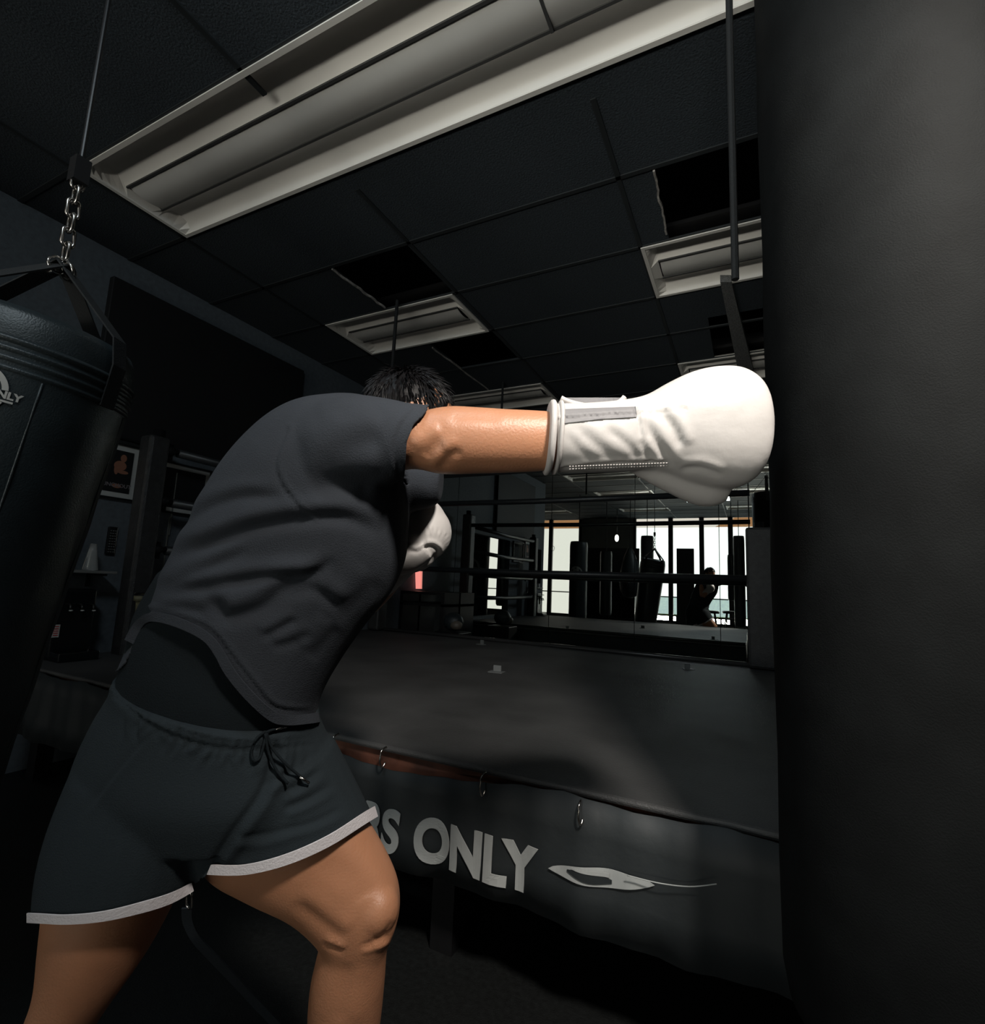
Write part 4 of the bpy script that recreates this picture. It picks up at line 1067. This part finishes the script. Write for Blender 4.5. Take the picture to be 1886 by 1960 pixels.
# shoes
def shoe(f, d):
    bm = bmesh.new(); d = Vector(d).normalized(); s = Vector((-d.y, d.x, 0)); rings = []
    for t, w, h in ((-.07, .03, .06), (-.055, .038, .10), (-.01, .040, .12), (.05, .042, .085), (.11, .046, .06), (.17, .042, .045), (.205, .025, .025)):
        c = Vector((f.x, f.y, 0)) + d * t; rings.append([c + s * (w * math.cos(a)) + Vector((0, 0, .003 + h * .5 + h * .5 * math.sin(a))) for a in [2 * PI * k / 18 for k in range(18)]])
    loft(bm, rings); obj('shoe', bm, 'shoe', boxer, True)
shoe(foot, (.17, .07, 0)); shoe(fa, (.19, .06, 0))

# ---- gloves
bm = bmesh.new()
secs(bm, [((1060, 774), (1060, 904), .82, .056), ((1120, 773), (1120, 905), .82, .057), ((1190, 767), (1190, 904), .82, .058), ((1235, 757), (1235, 902), .82, .058), ((1275, 735), (1270, 908), .82, .061), ((1320, 714), (1312, 924), .82, .066), ((1365, 704), (1362, 936), .82, .070), ((1410, 706), (1410, 934), .82, .068), ((1444, 730), (1442, 912), .82, .058), ((1458, 778), (1457, 874), .82, .038)], p=2.3, n=36)
limb(bm, [P(1225, 885, .83), P(1290, 912, .835), P(1350, 934, .84), P(1385, 932, .842)], [.022, .028, .031, .024], n=20)
me = fuse(bm, .004, 8)
folds(me, [
    ([(1232, 800), (1250, 835), (1272, 868), (1285, 895)], 9, .0035), ([(1262, 785), (1290, 820), (1305, 858)], 9, .0035), ([(1225, 840), (1240, 870), (1262, 900)], 7, .0025),
    ([(1212, 770), (1222, 800), (1228, 840)], 4, .003), ([(1100, 815), (1140, 850), (1180, 880), (1210, 890)], 10, .0018), ([(1085, 830), (1110, 862), (1150, 888)], 8, .0012), ([(1160, 820), (1200, 850), (1225, 880)], 8, .0016),
    ([(1078, 896), (1130, 890), (1200, 886), (1270, 884)], 3, .0025, 1), ([(1064, 803), (1150, 796), (1218, 792), (1262, 788), (1310, 780)], 2.2, .002, 1),
    ([(1300, 900), (1340, 896), (1385, 912)], 7, .003)])
g1 = link_mesh('boxing_glove', me, 'glove', boxer, True)
def arm_ring(px, z, w, th, name, ma, parent, y0=770, y1=906, ext=.002, tilt=0):
    bm = bmesh.new(); rings = []
    for k in range(5):
        t = -1 + k / 2; x = px + t * w; rr = th * math.sqrt(max(0, 1 - t * t)) + ext
        l = P(x - tilt, y0, z); r = P(x + tilt, y1, z); c = (l + r) / 2; u = (r - l); a = u.length / 2 + rr; u.normalize(); v = (FWD - u * FWD.dot(u)).normalized()
        rings.append(ell(c, u, v, a, .056 + rr, 40, 2.3))
    loft(bm, rings); return obj(name, bm, ma, parent, True)
arm_ring(1052, .82, 6, .004, 'cuff_piping', 'glove', g1, 773, 904, .001, -5); arm_ring(1067, .82, 4, .003, 'cuff_piping', 'glove', g1, 773, 904, .001, -5)
def patch(me_, poly, name, ma, parent, off=.0015):
    """a panel that lies on the surface: copies the part of the surface inside the outline, lifted"""
    c = me_.copy(); n = len(c.vertices); co = np.empty(n * 3); c.vertices.foreach_get('co', co); co = co.reshape(-1, 3)
    no = np.empty(n * 3); c.vertices.foreach_get('normal', no); no = no.reshape(-1, 3)
    co += no * off; c.vertices.foreach_set('co', co.reshape(-1)); c.update()
    r = cut(c, poly, 'INTERSECT', .5, .82)
    return link_mesh(name, r, ma, parent, True)
patch(g1.data, [(1080, 783), (1217, 778), (1220, 798), (1150, 802), (1080, 810)], 'grey_panel', 'glovegrey', g1)
# closure tab arching over the top of the cuff
bm = bmesh.new(); pts = crom([P(x, y, .81) for x, y in ((1074, 762), (1092, 770), (1125, 777), (1160, 777), (1185, 770), (1196, 760))], 6); tube(bm, pts, .0042, 10); obj('strap_piping', bm, 'glove', g1, True)
bm = bmesh.new()
top = [P(1080 + 112 * k / 12, 761 + 0 * k, .83) for k in range(13)]; bot = [P(1080 + 112 * k / 12, 763 + 13 * math.sin(PI * k / 12), .812) for k in range(13)]
va = [bm.verts.new(p_) for p_ in top]; vb = [bm.verts.new(p_) for p_ in bot]; vc = [bm.verts.new(p_ + FWD * .03) for p_ in top]
for k in range(12): bm.faces.new((va[k], va[k + 1], vb[k + 1], vb[k])); bm.faces.new((vc[k], vc[k + 1], va[k + 1], va[k]))
o_ = obj('strap_panel', bm, 'glovegrey', g1); md = o_.modifiers.new('s', 'SOLIDIFY'); md.thickness = .003
# stitches along the lower seam
bm = bmesh.new()
for row in (0, 1):
    for k in range(34):
        x = 1090 + k * 5.6; y = 893 - .035 * (x - 1090) + row * 5; z_ = depth_at(g1.data, x, y) - .001
        tube(bm, [P(x, y, z_), P(x + 3, y - .3, z_)], .0009, 5)
obj('stitching', bm, 'glove', g1)

bm = bmesh.new()
u, v, w = RIGHT, UPV, FWD
def g(a, b_, c_): return GC + RIGHT * a + UPV * b_ + FWD * c_
rings = []
ball(bm, g(.018, .012, 0), (.060, .066, .062), Matrix((RIGHT, FWD, UPV)).transposed(), 28); ball(bm, g(.0, .035, 0), (.066, .060, .058), Matrix((RIGHT, FWD, UPV)).transposed(), 28)
ball(bm, g(-.012, -.030, -.012), (.060, .036, .044), Matrix((RIGHT, FWD, UPV)).transposed(), 24)
limb(bm, [g(-.06, -.05, -.02), g(-.01, -.045, -.045), g(.03, -.02, -.05)], [.026, .026, .020])
limb(bm, [g(-.10, -.10, .01), g(-.06, -.06, .0), g(-.02, -.02, 0)], [.048, .050, .052])
me = fuse(bm, .004, 5)
cr = [([(784, 1052), (800, 1056), (822, 1044), (838, 1052), (836, 1066)], 3.5, .005, 1)]
for k in range(13):
    a = -.2 + k * .22; x0_, y0_ = 822 + 16 * math.cos(a - 1.2), 1050 + 8 * math.sin(a - 1.2)
    cr.append(([(x0_, y0_), (x0_ + 17 * math.cos(a - 1.5), y0_ + 17 * math.sin(a - 1.5)), (x0_ + 36 * math.cos(a - 1.55), y0_ + 34 * math.sin(a - 1.55))], 2.6, .0016))
folds(me, cr)
g2 = link_mesh('boxing_glove', me, 'glove', boxer, True)
g2['label'] = 'white boxing glove tucked against the chest'; g1['label'] = 'white boxing glove striking the bag'
for o in list(bpy.data.objects):
    if '_tr' in o: del o['_tr']
